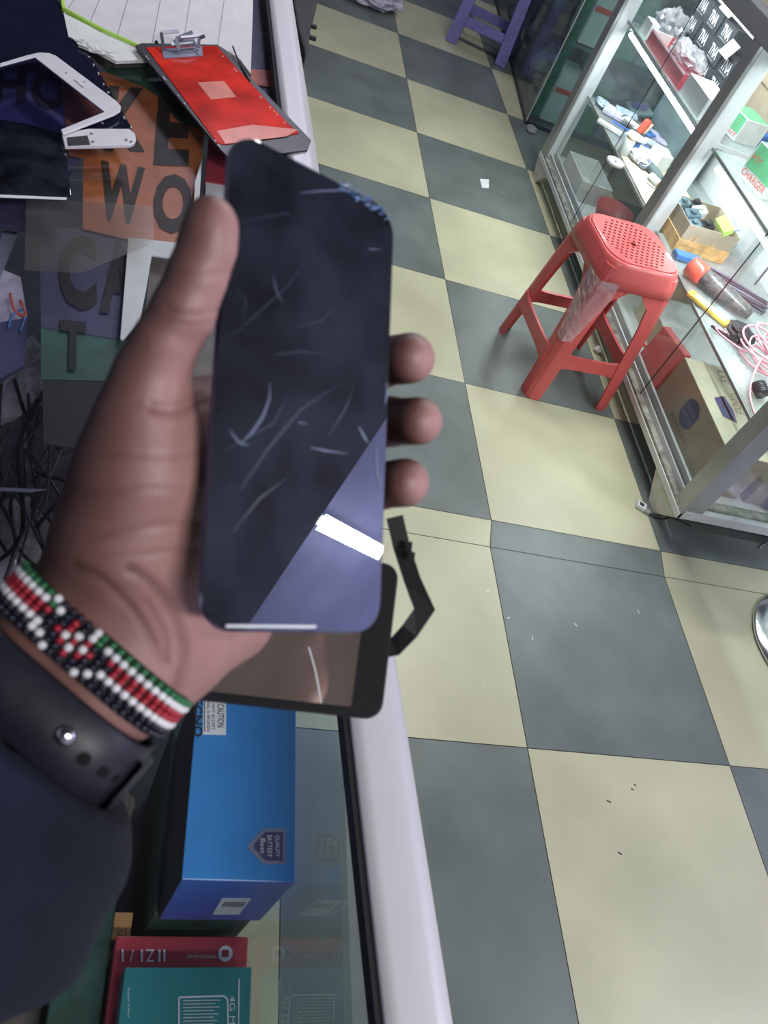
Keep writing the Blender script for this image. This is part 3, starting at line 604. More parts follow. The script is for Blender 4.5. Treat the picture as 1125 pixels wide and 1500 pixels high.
MB().lathe(ta, [(.026, -.0), (.032, .004), (.033, .05), (.029, .062)], axis=ax, seg=24).build('head', 'redhead', tc_, smooth=True)
MB().lathe(ta, [(.029, .062), (.030, .10), (.028, Lt * .6), (.023, Lt * .9), (.018, Lt)], axis=ax, seg=24).build('body', 'torchgrey', tc_, smooth=True)
yp = MB().obox(V(.672, .668, ZS1 + .010), nrm(tb_ - ta) * .085, V(.014, .014, 0), V(0, 0, .006)); yp.v
t = thing('yellow_packet', 'long yellow packet lying in front of the torch', 'packet', (.64, .52, ZS1)); yp.build('packet', 'yellow', t, bevel=.003)
MB().obox(V(.670, .667, ZS1 + .0165), nrm(tb_ - ta) * .06, V(.007, .007, 0), V(0, 0, .0006)).build('clear_window', 'ink', t)
for k in range(5):
    p0 = V(.660 + .018 * k, .555 - .010 * k, ZS1 + .010); t = thing('audio_jack', 'black audio plug with silver pin in front of the torch end', 'plug', p0, 'audio plugs before the torch end')
    a_ = nrm(V(-.45, .9, .05 * (k - 2)))
    MB().lathe(p0, [(.005, 0), (.005, .028), (.003, .030)], axis=a_, seg=10).build('grip', 'blackp', t, smooth=True)
    MB().lathe(p0 + a_ * .03, [(.0018, 0), (.0018, .024), (.0008, .027)], axis=a_, seg=8).build('pin', 'steel', t, smooth=True)
pc = thing('pink_cable', 'tangled pink cable coiled on the middle shelf, one end trailing', 'cable', (.78, .22, ZS1))
pts = []
for k in range(80):
    a_ = k * .62; r_ = .055 + .02 * math.sin(k * .37); pts.append(V(.775 + r_ * math.cos(a_) + .012 * math.sin(k * .2), .46 + r_ * 1.4 * math.sin(a_), ZS1 + .01 + .0009 * k + .006 * math.sin(k)))
pts += [V(.72, .40, ZS1 + .05), V(.665, .30, ZS1 + .012), V(.64, .20, ZS1 + .006), V(.645, .15, ZS1 + .006)]
MB().tube(spline(pts, 4), .0032, 6).build('cable', 'pink_wire', pc, smooth=True)
pts = [V(.68 + .04 * math.cos(a_ * .9), .50 + .06 * math.sin(a_ * .7), ZS1 + .006 + .004 * a_) for a_ in range(7)]
MB().tube(spline(pts, 5), .003, 6).build('loose_end', 'pink_wire', pc, smooth=True)
pts = [V(.690 + .018 * math.cos(k * .9), .270 + .003 * k * .35, ZS1 + .022 + .018 * math.sin(k * .9)) for k in range(44)]
tag(MB().tube(spline(pts, 3), .0028, 6).build('coiled_cord', 'blackp', smooth=True), 'springy black coiled cord beside the pink cable', 'cord')
tag(crumple(V(.735, .56, ZS1 + .022), .04, .05, .02, 77).build('black_pouch', 'blackm'), 'black crumpled pouch between torch end and pink cable', 'pouch')
hk = [V(.96, .92, ZS1 + .01), V(.96, .92, ZS1 + .10), V(.96, .90, ZS1 + .13), V(.96, .86, ZS1 + .13), V(.96, .845, ZS1 + .10)]
tag(MB().tube(spline(hk, 5), .004, 8).build('cable_hook', 'greymetal', smooth=True), 'curved grey hook standing behind the cable bundle', 'hook')
tag(MB().obox(V(.69, .955, ZS1 + .012), V(.05, 0, 0), V(0, .02, 0), V(0, 0, .010)).build('blue_case', 'bluep', bevel=.003), 'small blue case between the orange wrapped tray and the torch', 'case')
# near section, top shelf
def gbox(label, c, ang, sx, sy, sz, txt):
    t = thing('green_white_box', label, 'box', (c[0], c[1], ZS2)); ca, sa = math.cos(ang), math.sin(ang); X = V(ca, sa, 0); Y = V(-sa, ca, 0); cc = V(c[0], c[1], ZS2 + sz / 2)
    MB().obox(cc, X * sx / 2, Y * sy / 2, V(0, 0, sz / 2)).build('carton', 'wcard', t, bevel=.001)
    MB().obox(cc - X * (sx / 2 + .0006) + V(0, 0, .15 * sz), Y * sy * .46, V(0, 0, sz * .33), X * .0004).obox(cc + V(0, 0, sz / 2 + .0006), X * sx * .46, Y * sy * .46, V(0, 0, .0004)).build('green_panel', 'green', t)
    O = cc - X * (sx / 2 + .0012) + Y * sy * .45 + V(0, 0, -sz * .40)
    MB().text(txt, O, -Y * sy * .9, V(0, 0, sz * .18)).text('HOT', O + V(0, 0, sz * .45), -Y * sy * .35, V(0, 0, sz * .15)).build('lettering', 'redhead', t)
gbox('small green and white box beside the middle post', (.795, 1.29), .15, .10, .12, .075, 'BRIGHT')
gbox('larger green and white box with red print on the top shelf', (.725, .90), .25, .11, .13, .11, 'CHARGER')
tag(MB().obox(V(.79, 1.05, ZS2 + .012), V(.05, .02, 0), V(-.008, .015, 0), V(0, 0, .010)).build('lime_packet', 'lime', bevel=.002), 'lime green packet between the two green boxes', 'packet')
tag(MB().obox(V(.86, 1.03, ZS2 + .03), V(.04, .02, 0), V(-.012, .03, 0), V(0, 0, .03)).build('white_box', 'wcard', bevel=.001), 'small white box behind the lime green packet', 'box')
tag(crumple(V(.90, 1.17, ZS2 + .05), .05, .06, .03, 11).build('plastic_bag', 'plastic'), 'clear plastic bag behind the small green and white box', 'bag')
tag(MB().obox(V(.90, 1.32, ZS2 + .02), V(.03, 0, 0), V(0, .06, 0), V(0, 0, .02)).build('blue_pouch', 'bluep', bevel=.006), 'blue pouch at the back of the top shelf', 'pouch')
for k, (x, y, z0_, lb) in enumerate(((.94, 1.40, ZS2 + .06, 'brown carton at the top shelf back, next to the middle post'), (.94, 1.16, ZS2 + .06, 'brown carton at the top shelf back, second from the middle post'), (.94, .92, ZS2 + .03, 'brown carton at the top shelf back, third from the middle post'))):
    t = thing('brown_carton', lb, 'carton', (x, y, z0_ - .043)); MB().box(x - .045, x + .045, y - .105, y + .105, ZS2, z0_ + .17).build('carton', 'kraft', t, bevel=.002)
    MB().box(x - .0458, x - .0452, y - .10, y + .10, z0_ + .06, z0_ + .066).build('flap_seam', 'inkb', t)
# far section, top shelf
rt = thing('red_tray', 'long open red box with a clear bag inside on the top shelf', 'box', (.69, 1.58, ZS2))
MB().box(.640, .645, 1.54, 1.94, ZS2, ZS2 + .05).build('side', 'rcard', rt); MB().box(.73, .735, 1.54, 1.94, ZS2, ZS2 + .05).build('side', 'rcard', rt)
MB().box(.645, .73, 1.54, 1.545, ZS2, ZS2 + .05).build('end', 'rcard', rt); MB().box(.645, .73, 1.935, 1.94, ZS2, ZS2 + .05).build('end', 'wcard', rt)
MB().box(.645, .73, 1.545, 1.935, ZS2, ZS2 + .004).build('bottom', 'rcard', rt); MB().box(.6385, .6395, 1.54, 1.94, ZS2 + .044, ZS2 + .05).build('pale_rim', 'ink', rt)
tag(crumple(V(.715, 1.72, ZS2 + .055), .055, .12, .04, 21).build('clear_bag', 'plastic'), 'big crumpled clear bag over the long red box', 'bag')
tag(crumple(V(.74, 2.02, ZS2 + .06), .06, .07, .06, 22).build('clear_bag', 'plastic'), 'crumpled clear bag behind the long red box on the top shelf', 'bag')
carton('white_box', 'white box beside the middle post on the top shelf, far section', 'box', .635, .735, 1.30, 1.50, ZS2, ZS2 + .07, ['wcard'] * 4)
carton('white_box', 'upright white box behind the crumpled bags on the top shelf', 'box', .64, .675, 1.96, 2.04, ZS2, ZS2 + .06, ['wcard'] * 4)
for ci, y in enumerate((1.60, 1.73, 1.86, 1.99)):
    for tier in range(3 if ci else 2):
        x = .80 + .004 * ((ci + tier) % 2); zb = ZS2 + tier * .067
        t = thing('black_box', 'black gadget box with white letters, %s layer, %s column from the middle post' % (('bottom', 'second', 'third')[tier], ('first', 'second', 'third', 'fourth')[ci]), 'box', (x + .05, y, zb), 'black gadget boxes on the top shelf')
        MB().box(x, x + .10, y - .062, y + .062, zb, zb + .066).build('carton', 'darkcard', t, bevel=.0015)
        MB().text('TNA', V(x - .0008, y + .040, zb + .018), V(0, -.075, 0), V(0, 0, .036), bold=.03).text('WWW.TNA.NET', V(x - .0008, y + .035, zb + .008), V(0, -.065, 0), V(0, 0, .005)).build('lettering', 'ink', t)
tag(MB().obox(V(.785, 1.62, ZS2 + .150), V(.012, 0, .025), V(0, .035, 0), V(-.002, 0, .001)).build('white_card', 'wcard'), 'white card leaning on the black gadget boxes', 'card')
tag(MB().obox(V(.80, 1.80, ZS2 + .225), V(.012, 0, .018), V(0, .05, 0), V(-.002, 0, .001)).build('white_card', 'wcard'), 'white card on top of the black gadget boxes', 'card')
for k in range(5):
    y = 1.54 + k * .13; tag(MB().obox(V(.945, y, ZS2 + .14), V(.035, 0, .01), V(0, .062, 0), V(0, 0, .135)).build('cream_packet', 'cream', bevel=.008), ['cream packet behind the black boxes, nearest the middle post', 'cream packet behind the black boxes, second from the post', 'cream packet behind the black boxes, third from the post', 'cream packet behind the black boxes, fourth from the post', 'cream packet behind the black boxes, farthest from the post'][k], 'packet', 'cream packets behind the black boxes')
# far section, middle shelf
def packet(label, px, ang, w, l, m_, z_=ZS1 + .008, th=.006, cat='packet', name='packet', tiltz=.0):
    p0 = U(*px, z_); ca, sa = math.cos(ang), math.sin(ang)
    return tag(MB().obox(p0, V(ca, sa, 0) * w, V(-sa, ca, tiltz) * l, V(0, 0, th)).build(name, m_, bevel=.0012), label, cat)
carton('brown_board', 'flat brown cardboard on the middle shelf under the packets', 'board', .635, .90, 1.20, 1.64, ZS1, ZS1 + .003, ['kraft_l'] * 4)
tag(crumple(U(884, 152, ZS1 + .012), .03, .05, .012, 31).build('clear_packet', 'pal_blue'), 'crumpled pale blue packet next to the far post', 'packet')
packet('violet and white packet on the middle shelf', (905, 172), 1.1, .02, .07, 'pal_violet'); packet('crumpled white packet in front of the violet one', (893, 186), 1.0, .014, .055, 'wcard')
packet('thin violet band packet beside the white cylinder', (915, 188), 1.0, .006, .06, 'blue2', ZS1 + .016, .003)
t = thing('cap_packet', 'dark packet with a blue oval label at the back of the shelf', 'packet', U(935, 160, ZS1 + .02)); p0 = U(936, 160, ZS1 + .03)
MB().obox(p0, V(.05, 0, .012), V(0, .055, 0), V(-.002, 0, .01)).build('body', 'dark_teal', t, bevel=.008)
MB().lathe(p0 + V(-.004, 0, .012), [(.036, 0), (.036, .0015)], axis=(-.2, 0, 1), seg=20).build('oval_label', 'badge', t)
MB().text('TCL', p0 + V(-.015, .022, .018), V(0, -.044, 0), V(.018, 0, .004)).build('lettering', 'inkd', t)
rr = thing('red_clip_packet', 'small red plastic piece standing among blue packets', 'plastic piece', U(945, 185, ZS1 + .03)); p0 = U(944, 185, ZS1 + .045)
MB().obox(p0, V(.010, .006, 0), V(-.006, .016, 0), V(.006, 0, .028)).build('body', 'redhead', rr, bevel=.006)
MB().obox(p0 + V(.014, -.016, 0), V(.004, .002, 0), V(-.002, .006, 0), V(.006, 0, .022)).build('cream_edge', 'cream', rr, bevel=.002)
packet('white packet with blue border and black print', (933, 202), .9, .045, .045, 'pal_blue', ZS1 + .02, .004); packet('bright blue packet corner under the printed packet', (938, 214), .9, .030, .045, 'bluep', ZS1 + .013, .004)
packet('bright blue flap packet beside the red piece', (952, 196), .5, .02, .02, 'bluep', ZS1 + .03, .004)
packet('pale lilac packet behind the blue packets', (970, 205), 1.1, .03, .10, 'pal_violet', ZS1 + .012, .01); packet('white folded packet near the middle post', (975, 222), 1.15, .02, .10, 'wcard', ZS1 + .016, .008)
for px__, an, w__, l__, m__, zz__, lb in (((898, 160), .9, .022, .05, 'wcard', .014, 'white packet at the far end of the shelf by the post'), ((918, 165), 1.3, .025, .05, 'pal_blue', .022, 'pale blue packet lying across the violet packet'),
    ((925, 180), .7, .022, .04, 'wcard', .026, 'white printed packet in the middle of the packet heap'), ((958, 178), 1.0, .03, .05, 'dark_teal', .012, 'dark teal packet behind the small red piece'), ((948, 222), 1.2, .02, .035, 'cream', .02, 'cream packet between the blue packets and the roll'),
    ((962, 214), .8, .018, .04, 'pal_blue', .026, 'pale blue packet under the lilac packet'), ((984, 215), 1.1, .02, .07, 'pal_violet', .026, 'violet edged packet tucked behind the middle post')): packet(lb, px__, an, w__, l__, m__, ZS1 + zz__, .005)
for q_, w2_ in (((933, 202), 'NOKIA'), ((925, 178), 'OK')):
    o_ = thing('printed_card', 'small printed card reading %s on the packet heap' % w2_, 'card', U(*q_, ZS1 + .034)); p0 = U(*q_, ZS1 + .034)
    MB().obox(p0, V(.02, .01, 0), V(-.012, .028, 0), V(0, 0, .0006)).build('card', 'wcard', o_); MB().text(w2_, p0 + V(-.012, -.012, .001), V(-.006, .026, 0), V(.014, .005, 0)).build('lettering', 'badge', o_)
cy_ = thing('white_jar', 'small white cylinder jar with yellowish lid on the shelf', 'jar', U(912, 222, ZS1)); p0 = U(911, 226, ZS1)
MB().lathe(p0, [(.019, 0), (.022, .004), (.022, .06), (.019, .064)], seg=24).build('jar', 'wcard', cy_, smooth=True); MB().lathe(p0, [(.020, .064), (.020, .074), (.017, .077)], seg=24).build('lid', 'cream', cy_, smooth=True)
p0 = U(900, 240, ZS1 + .004); ds = thing('white_disc', 'white round plastic cap lying in front of the white jar', 'cap', p0)
MB().lathe(p0, [(.034, 0), (.036, .003), (.036, .012), (.030, .014), (.028, .009), (.006, .008)], seg=28).build('cap', 'white', ds, smooth=True); MB().ball(p0 + V(0, 0, .011), .004).build('knob', 'greymetal', ds, smooth=True)
tag(crumple(U(937, 230, ZS1 + .02), .04, .05, .02, 33).build('crumpled_wrapper', 'wcard'), 'crumpled cream wrapper right of the white jar', 'wrapper')
p0 = U(944, 243, ZS1 + .012); tr_ = thing('tape_roll', 'dark grey roll with a pale core beside the wrapper', 'roll', p0)
MB().lathe(p0, [(.024, 0), (.024, .018), (.014, .018), (.014, 0)], axis=(-.5, -.2, .8), seg=24).build('roll', 'greymetal', tr_, smooth=True)
a_ = U(952, 244, ZS1 + .02); b_ = U(968, 262, ZS1 + .02); tag(MB().tube([a_, (a_ + b_) / 2, b_], [.018, .017, .014], 14).build('grey_tube', 'dark_teal', smooth=True), 'dark grey tube lying beside the roll', 'tube')
tag(MB().obox(U(966, 232, ZS1 + .03), V(.03, .01, 0), V(-.008, .04, 0), V(0, 0, .028)).build('white_box', 'wcard', bevel=.001), 'white box on the middle shelf touching the middle post', 'box')
bt = thing('battery_pack', 'small white battery with orange end and blue wire by the post', 'battery', U(956, 262, ZS1 + .01)); p0 = U(953, 258, ZS1 + .016)
MB().tube([p0, p0 + V(.02, -.045, 0)], .015, 16).build('cell', 'wcard', bt, smooth=True); MB().lathe(p0 + V(.021, -.047, 0), [(.010, 0), (.010, .001)], axis=(.4, -.9, 0), seg=16).build('orange_end', 'orange_card', bt)
q0 = U(950, 266, ZS1 + .004); MB().tube(spline([q0, q0 + V(-.01, -.02, 0), q0 + V(.01, -.04, 0), q0 + V(.03, -.03, 0), q0 + V(.02, -.0, .004)], 5), .0016, 6).build('blue_wire', 'badge', bt, smooth=True)
# far section, bottom
wb = thing('white_open_box', 'open white cardboard box on the case bottom, far section', 'box', (.68, 1.72, ZS0))
for nm, c in (('side', (.635, .640, 1.80, 2.06)), ('side', (.775, .780, 1.80, 2.06)), ('end', (.64, .775, 1.80, 1.805)), ('end', (.64, .775, 2.055, 2.06))): MB().box(*c, ZS0, ZS0 + .085).build(nm, 'wcard', wb)
MB().box(.64, .775, 1.805, 2.055, ZS0, ZS0 + .004).build('bottom', 'wcard', wb)
rp = thing('red_bag', 'rounded red plastic bowl behind the red stool in the case', 'bowl', (.76, 1.66, ZS0)); MB().lathe(V(.76, 1.66, ZS0), [(.05, 0), (.07, .03), (.085, .08), (.082, .08), (.066, .032)], seg=28).build('bowl', 'red', rp, smooth=True)
tag(MB().obox(V(.72, 1.50, ZS0 + .02), V(.04, 0, 0), V(.01, .05, 0), V(0, 0, .02)).build('cream_box', 'cream', bevel=.001), 'small cream box next to the red bowl on the case bottom', 'box')
carton('dark_board', 'tall dark teal board box at the back of the far section', 'box', .88, 1.0, 1.50, 2.1, ZS0, .375, ['dark_teal'] * 4)
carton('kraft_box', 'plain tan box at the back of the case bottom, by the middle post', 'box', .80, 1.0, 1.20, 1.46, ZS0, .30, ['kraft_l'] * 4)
tag(MB().box(.90, 1.0, 1.66, 2.08, ZS1, ZS1 + .22).build('dark_box', 'dark_teal', bevel=.002), 'dark teal box at the back of the middle shelf', 'box')
# dark pouch at the near end
t = thing('dark_jacket', 'dark folded pouch behind the end glass of the case', 'pouch', (.93, .16, ZS0)); crumple(V(.93, .155, ZS0 + .12), .06, .035, .12, 91, .2).build('pouch', 'badge', t)
# ============================================================ FAR GLASS CASE
fc = thing('far_glass_case', 'frameless dark glass case with a green taped corner behind the display case', 'display case', (.638, 2.70, 0))
fx0, fx1, fy0, fy1 = .638, 1.25, 2.70, 4.9
MB().box(fx0, fx0 + .006, fy0, fy1, .02, 1.1).build('side_pane', 'glass_green', fc); MB().box(fx0 + .007, fx1, fy0, fy0 + .006, .02, 1.1).build('front_pane', 'glass_green', fc)
MB().box(fx0 + .008, fx0 + .045, fy0 - .002, fy0 - .0004, .05, 1.1).build('green_tape', 'dkgreen', fc)
MB().box(fx0 - .004, fx0, fy0 - .004, fy0, .02, 1.1).build('corner_bead', 'alu_w', fc)
MB().box(fx0, fx1, fy0 + .01, fy1, 0, .02).build('base', 'dark_shelf', fc)
MB().box(fx1, fx1 + .02, fy0, fy1, 0, 1.1).build('back_board', 'dark_teal', fc)
for z_ in (.40, .75): MB().box(fx0 + .01, fx1, fy0 + .01, fy1, z_, z_ + .006).build('shelf', 'glass_green', fc)
fc.rotation_euler.z = -.075
k = 0
for zr in (.03, .41, .76):
    for c_ in range(3):
        x0_ = .72 + c_ * .160; h_ = (.24, .20, .27)[(c_ + k) % 3]
        t = carton('product_box', ['white box with a red stripe on the bottom level of the far case, leftmost', 'green box on the bottom level of the far case', 'white box on the bottom level of the far case, right', 'white box with a red stripe on the middle level of the far case, leftmost', 'lime box on the middle level of the far case', 'white box on the middle level of the far case, right', 'white box with a red stripe on the top level of the far case, leftmost', 'green box on the top level of the far case', 'white box on the top level of the far case, right'][k], 'box', x0_, x0_ + .14, 2.76, 2.96, zr, zr + h_, [['wcard'] * 4, ['green'] * 4, ['pal_violet'] * 4][c_])
        MB().box(x0_ + .005, x0_ + .135, 2.758, 2.7595, zr + h_ * .6, zr + h_ * .7).build('stripe', ['redhead', 'wcard', 'rcard'][c_], t); k += 1
for k, (x, y, z_) in enumerate(((.80, 3.15, .14), (.80, 3.5, .14), (.80, 3.9, .15), (.80, 3.3, .53))):
    tag(crumple(V(x, y, z_), .09, .13, .10, 51 + k).build('stuffed_bag', ['pal_violet', 'plastic', 'dark_teal', 'plastic'][k]), ['pale violet stuffed bag in the far glass case', 'clear stuffed bag in the far glass case', 'dark stuffed bag at the end of the far glass case', 'clear bag on the middle level of the far case'][k], 'bag')
tag(crumple(V(.655, 2.635, .016), .025, .03, .015, 61).build('plastic_scrap', 'plastic'), 'scrap of clear plastic on the floor by the far case corner', 'litter')
# ============================================================ STOOLS
def stool(name, label, cx_, cy, rot, H=.462, topw=.245, botx=.325, boty=.365, matn='red', holes=True, legw=.072):
    t = thing(name, label, 'stool', (cx_, cy, 0)); ca, sa = math.cos(rot), math.sin(rot)
    def w(x, y, z): return V(cx_ + ca * x - sa * y, cy + sa * x + ca * y, z)
    def half(z):   # half width (outer) at height
        s = 1 - z / H; return topw / 2 + (botx / 2 - topw / 2) * s ** .85, topw / 2 + (boty / 2 - topw / 2) * s ** .85
    # perforated seat
    bm = bmesh.new()
    def loop(pts):
        vs = [bm.verts.new(tuple(q)) for q in pts]; return [bm.edges.new((vs[i], vs[(i + 1) % len(vs)])) for i in range(len(vs))]
    E_ = loop([(q[0], q[1], 0) for q in rrect((0, 0, 0), V(1, 0, 0), V(0, 1, 0), topw - .016, topw - .016, .062, 8)])
    if holes:
        for i in range(-6, 7):
            for j in range(-6, 7):
                x = i * .0185 + (.009 if j % 2 else 0); y = j * .0175; r = math.hypot(x, y)
                if r > .112 or r < .017 or max(abs(x), abs(y)) > .106: continue
                a0 = .6 * (i + j); E_ += loop([(x + .0056 * math.cos(a) * (1.2 if k % 2 else .8), y + .0050 * math.sin(a), 0) for k, a in enumerate([q * math.pi / 3 + a0 for q in range(6)])])
        E_ += loop([(.0105 * math.cos(q * math.pi / 6), .0105 * math.sin(q * math.pi / 6), 0) for q in range(12)])
    bmesh.ops.triangle_fill(bm, use_beauty=True, use_dissolve=False, edges=E_)
    vs = [tuple(w(q.co.x, q.co.y, H - .004 + .004 * 0 - .0035 * (1 - (math.hypot(q.co.x, q.co.y) / .12) ** 2))) for q in bm.verts]
    bm.verts.index_update(); fs = [tuple(v_.index for v_ in f.verts) for f in bm.faces]; bm.free()
    MB().add(vs, fs).build('seat', matn, t, solid=-.004)
    # rim + skirt (loft of rounded squares)
    rings = []
    for wd, z_, r_ in ((topw - .018, H - .005, .062), (topw - .008, H, .065), (topw, H - .003, .066), (topw + .006, H - .012, .066), (topw + .018, H - .045, .062), (topw + .026, H - .075, .058)):
        rings.append([w(q[0], q[1], z_ + (0 if z_ > H - .03 else 0)) for q in rrect((0, 0, 0), V(1, 0, 0), V(0, 1, 0), wd, wd * (1 + .10 * (H - z_) / .075 * .5), r_, 8)])
    # arch the skirt's lower edge: lift mid-sides
    n = len(rings[0]); last = []
    for i in range(n): last.append(rings[-1][i])
    mb = MB(); v = [q for rg in rings for q in rg]
    mb.add(v, [(a * n + i, a * n + (i + 1) % n, (a + 1) * n + (i + 1) % n, (a + 1) * n + i) for a in range(len(rings) - 1) for i in range(n)])
    mb.build('skirt', matn, t, smooth=True, solid=.004)
    # legs: L sections, curved corner
    for sx, sy in ((-1, -1), (1, -1), (1, 1), (-1, 1)):
        zs = [H - .02, H - .05, H - .075, H - .095, H - .12, H * .6, H * .4, H * .2, .03, 0]; sec = []
        for z_ in zs:
            hx, hy = half(z_); zt_ = z_ / H; wv = legw * (.72 + .28 * zt_) if z_ < H - .12 else legw * (1.0 + .95 * min(1, (z_ - H + .12) / .06))
            if z_ > H - .03: hx -= .003; hy -= .003
            rc = .030; ring = []
            A_ = [(-wv, 0), (-wv * .6, 0), (-rc, 0)] + [(-rc + rc * math.sin(a), -rc + rc * math.cos(a)) for a in (math.pi / 6, math.pi / 3)] + [(0, -rc), (0, -wv * .6), (0, -wv)]
            th = .007; B2 = [(-wv, -th), (-wv * .6, -th), (-rc - th * .2, -th)] + [(-rc + (rc - th) * math.sin(a), -rc + (rc - th) * math.cos(a)) for a in (math.pi / 6, math.pi / 3)] + [(-th, -rc - th * .2), (-th, -wv * .6), (-th, -wv)]
            for a, b_ in A_ + B2[::-1]: ring.append(w(sx * (hx + a), sy * (hy + b_), z_))
            sec.append(ring)
        k = len(sec[0]); v = [q for rg in sec for q in rg]
        f = [(a * k + i, a * k + (i + 1) % k, (a + 1) * k + (i + 1) % k, (a + 1) * k + i) for a in range(len(sec) - 1) for i in range(k)] 
        f += [(i, i + 1, k - 2 - i, k - 1 - i) for i in range(k // 2 - 1)] + [tuple((len(sec) - 1) * k + j for j in (i, i + 1, k - 2 - i, k - 1 - i)) for i in range(k // 2 - 1)]
        MB().add(v, f).build('leg', matn, t, smooth=False)
    # stretchers: bowed plates
    zc = H * .30
    for side in range(4):
        rows = []
        for z_, lift in ((zc + .024, 0), (zc - .020, 0)):
            row = []
            for q in range(13):
                s = q / 12 * 2 - 1; hx, hy = half(z_); bow = .010 * abs(s) ** 6
                zz_ = z_ + (.014 if z_ > zc else -.018) * abs(s) ** 5 ; ins = .004
                if side == 0: row.append(w(s * (hx - .03), -(hy - ins), zz_))
                if side == 1: row.append(w(s * (hx - .03), (hy - ins), zz_))
                if side == 2: row.append(w(-(hx - ins), s * (hy - .03), zz_))
                if side == 3: row.append(w((hx - ins), s * (hy - .03), zz_))
            rows.append(row)
        v = rows[0] + rows[1]; MB().add(v, [(i, i + 1, 13 + i + 1, 13 + i) for i in range(12)]).build('stretcher', matn, t, solid=.010 if side in (0, 3) else -.010)
    return t, w, half
st, sw, sh = stool('plastic_stool', 'red plastic stool with a perforated seat in front of the display case', .355, .745, .10, H=.50, topw=.262)
# cling film on the near-left leg
fm = []; n1, n2 = 16, 10
for i in range(n1):
    z_ = .462 - .02 - .21 * i / (n1 - 1); hx, hy = sh(z_); r = []
    for j in range(n2):
        s = j / (n2 - 1) * 2 - 1; a = min(.075, .03 + .06 * (1 - i / n1)); o_ = .005 + .004 * abs(math.sin(i * 1.7 + j * 2.3)) + rng.uniform(0, .003)
        x = -(hx + o_) + (max(0, s) * a); y = -(hy + o_) + (max(0, -s) * a); r.append(sw(x, y, z_))
    fm += r
fm2 = MB().add(fm, [(i * n2 + j, i * n2 + j + 1, (i + 1) * n2 + j + 1, (i + 1) * n2 + j) for i in range(n1 - 1) for j in range(n2 - 1)])
tag(fm2.build('cling_film', 'wrap'), 'torn shreds of clear cling film stuck on the red stool leg', 'film')
fm = []
for i in range(10):
    for j in range(7):
        fm.append(sw(-.118 + .030 * j * .9 + .05 , -.122 + .012 * i * .35 + .0 + .004 * math.sin(3 * j), .464 + .002 * abs(math.sin(i * 2.1 + j * 1.3))))
# purple stool far
def bench(cx_, cy, rot):
    t = thing('purple_stool', 'purple painted wooden stool at the end of the aisle', 'stool', (cx_, cy, 0)); ca, sa = math.cos(rot), math.sin(rot); H = .46
    X = V(ca, sa, 0); Y = V(-sa, ca, 0); C0 = V(cx_, cy, 0); P_ = {}
    for sx in (-1, 1):
        for sy in (-1, 1):
            a = C0 + X * sx * .150 + Y * sy * .13; b_ = C0 + X * sx * .13 + Y * sy * .11 + V(0, 0, H - .02); P_[sx, sy] = (a, b_)
            d = b_ - a; MB().obox((a + b_) / 2, X * .032, Y * .028, d / 2).build('leg', 'purple', t, bevel=.006)
    def at_(q, h): return q[0] + (q[1] - q[0]) * h
    for a, b_, h in (((-1, -1), (1, -1), .28), ((-1, 1), (1, 1), .28), ((-1, -1), (-1, 1), .30), ((1, -1), (1, 1), .30)):
        p, q = at_(P_[a], h), at_(P_[b_], h); d = (q - p); MB().obox((p + q) / 2, d / 2, nrm(np.cross(d, V(0, 0, 1))) * .010, V(0, 0, .024)).build('stretcher', 'purple', t, bevel=.003)
    MB().obox(C0 + V(0, 0, H), X * .18, Y * .16, V(0, 0, .018)).build('seat', 'purple', t, bevel=.008)
bench(.51, 3.56, -.28)
# small floor litter and fittings
tag(MB().prism([U(703, 262, 0), U(716, 263, 0), U(716, 276, 0), U(706, 275, 0)], (0, 0, .001)).build('paper_scrap', 'wcard'), 'small white paper scrap on a dark tile', 'litter')
k = 0
for (u, v_) in ((752, 330), (735, 282), (708, 1000), (935, 896), (715, 865), (780, 935), (690, 905), (745, 905), (843, 915), (930, 1150), (892, 1174), (908, 1250), (926, 1156)):
    a_ = rng.uniform(0, 3); p0 = U(u, v_, .0004); d = V(math.cos(a_), math.sin(a_), 0); n = V(-d[1], d[0], 0); l = rng.uniform(.003, .006)
    tag(MB().prism([p0 - d * l - n * .0012, p0 + d * l - n * .0012, p0 + d * l + n * .0012, p0 - d * l + n * .0012], (0, 0, .0006)).build('crumb', 'blackm' if v_ > 1100 else 'ink'), 'tiny dark crumb on the cream floor tile' if v_ > 1100 else 'tiny pale crumb on the tiled floor', 'litter', 'dark crumbs on the cream tile' if v_ > 1100 else 'pale crumbs on the floor')
cn = thing('cable_connector', 'small white cable connector on the floor by the case foot', 'connector', U(938, 738, 0)); p0 = U(939, 741, .007)
MB().obox(p0, V(.013, -.008, 0), V(.007, .012, 0), V(0, 0, .007)).build('plug', 'alu_w', cn, bevel=.002)
MB().obox(p0 + V(-.001, 0, .0075), V(.006, -.004, 0), V(.003, .006, 0), V(0, 0, .0006)).build('socket', 'blackm', cn)
MB().obox(U(948, 749, .006), V(.008, -.004, 0), V(.004, .007, 0), V(0, 0, .005)).build('strain_relief', 'alu', cn, bevel=.001)
MB().tube(spline([U(952, 752, .004), U(960, 758, .004), U(972, 760, .004), U(985, 758, .004), V(.70, .12, .004)], 5), .0028, 6).build('wire', 'blackp', cn, smooth=True)
tag(crumple(U(876, 512, .012), .012, .014, .010, 71, .5).build('white_rag', 'wcard'), 'small knotted white rag on the floor under the display case', 'rag')
for k in range(5):
    pts = [V(.60 + .01 * rng.uniform(-1, 1), 1.95 - .1 * k + .05 * s, .004 + .01 * abs(math.sin(s * 2 + k))) for s in range(4)]
    tag(MB().tube(spline(pts, 4), .0012, 5).build('fluff_string', 'alu_dirty', smooth=True), 'dusty grey string hanging under the display case', 'string', 'dusty strings under the case')
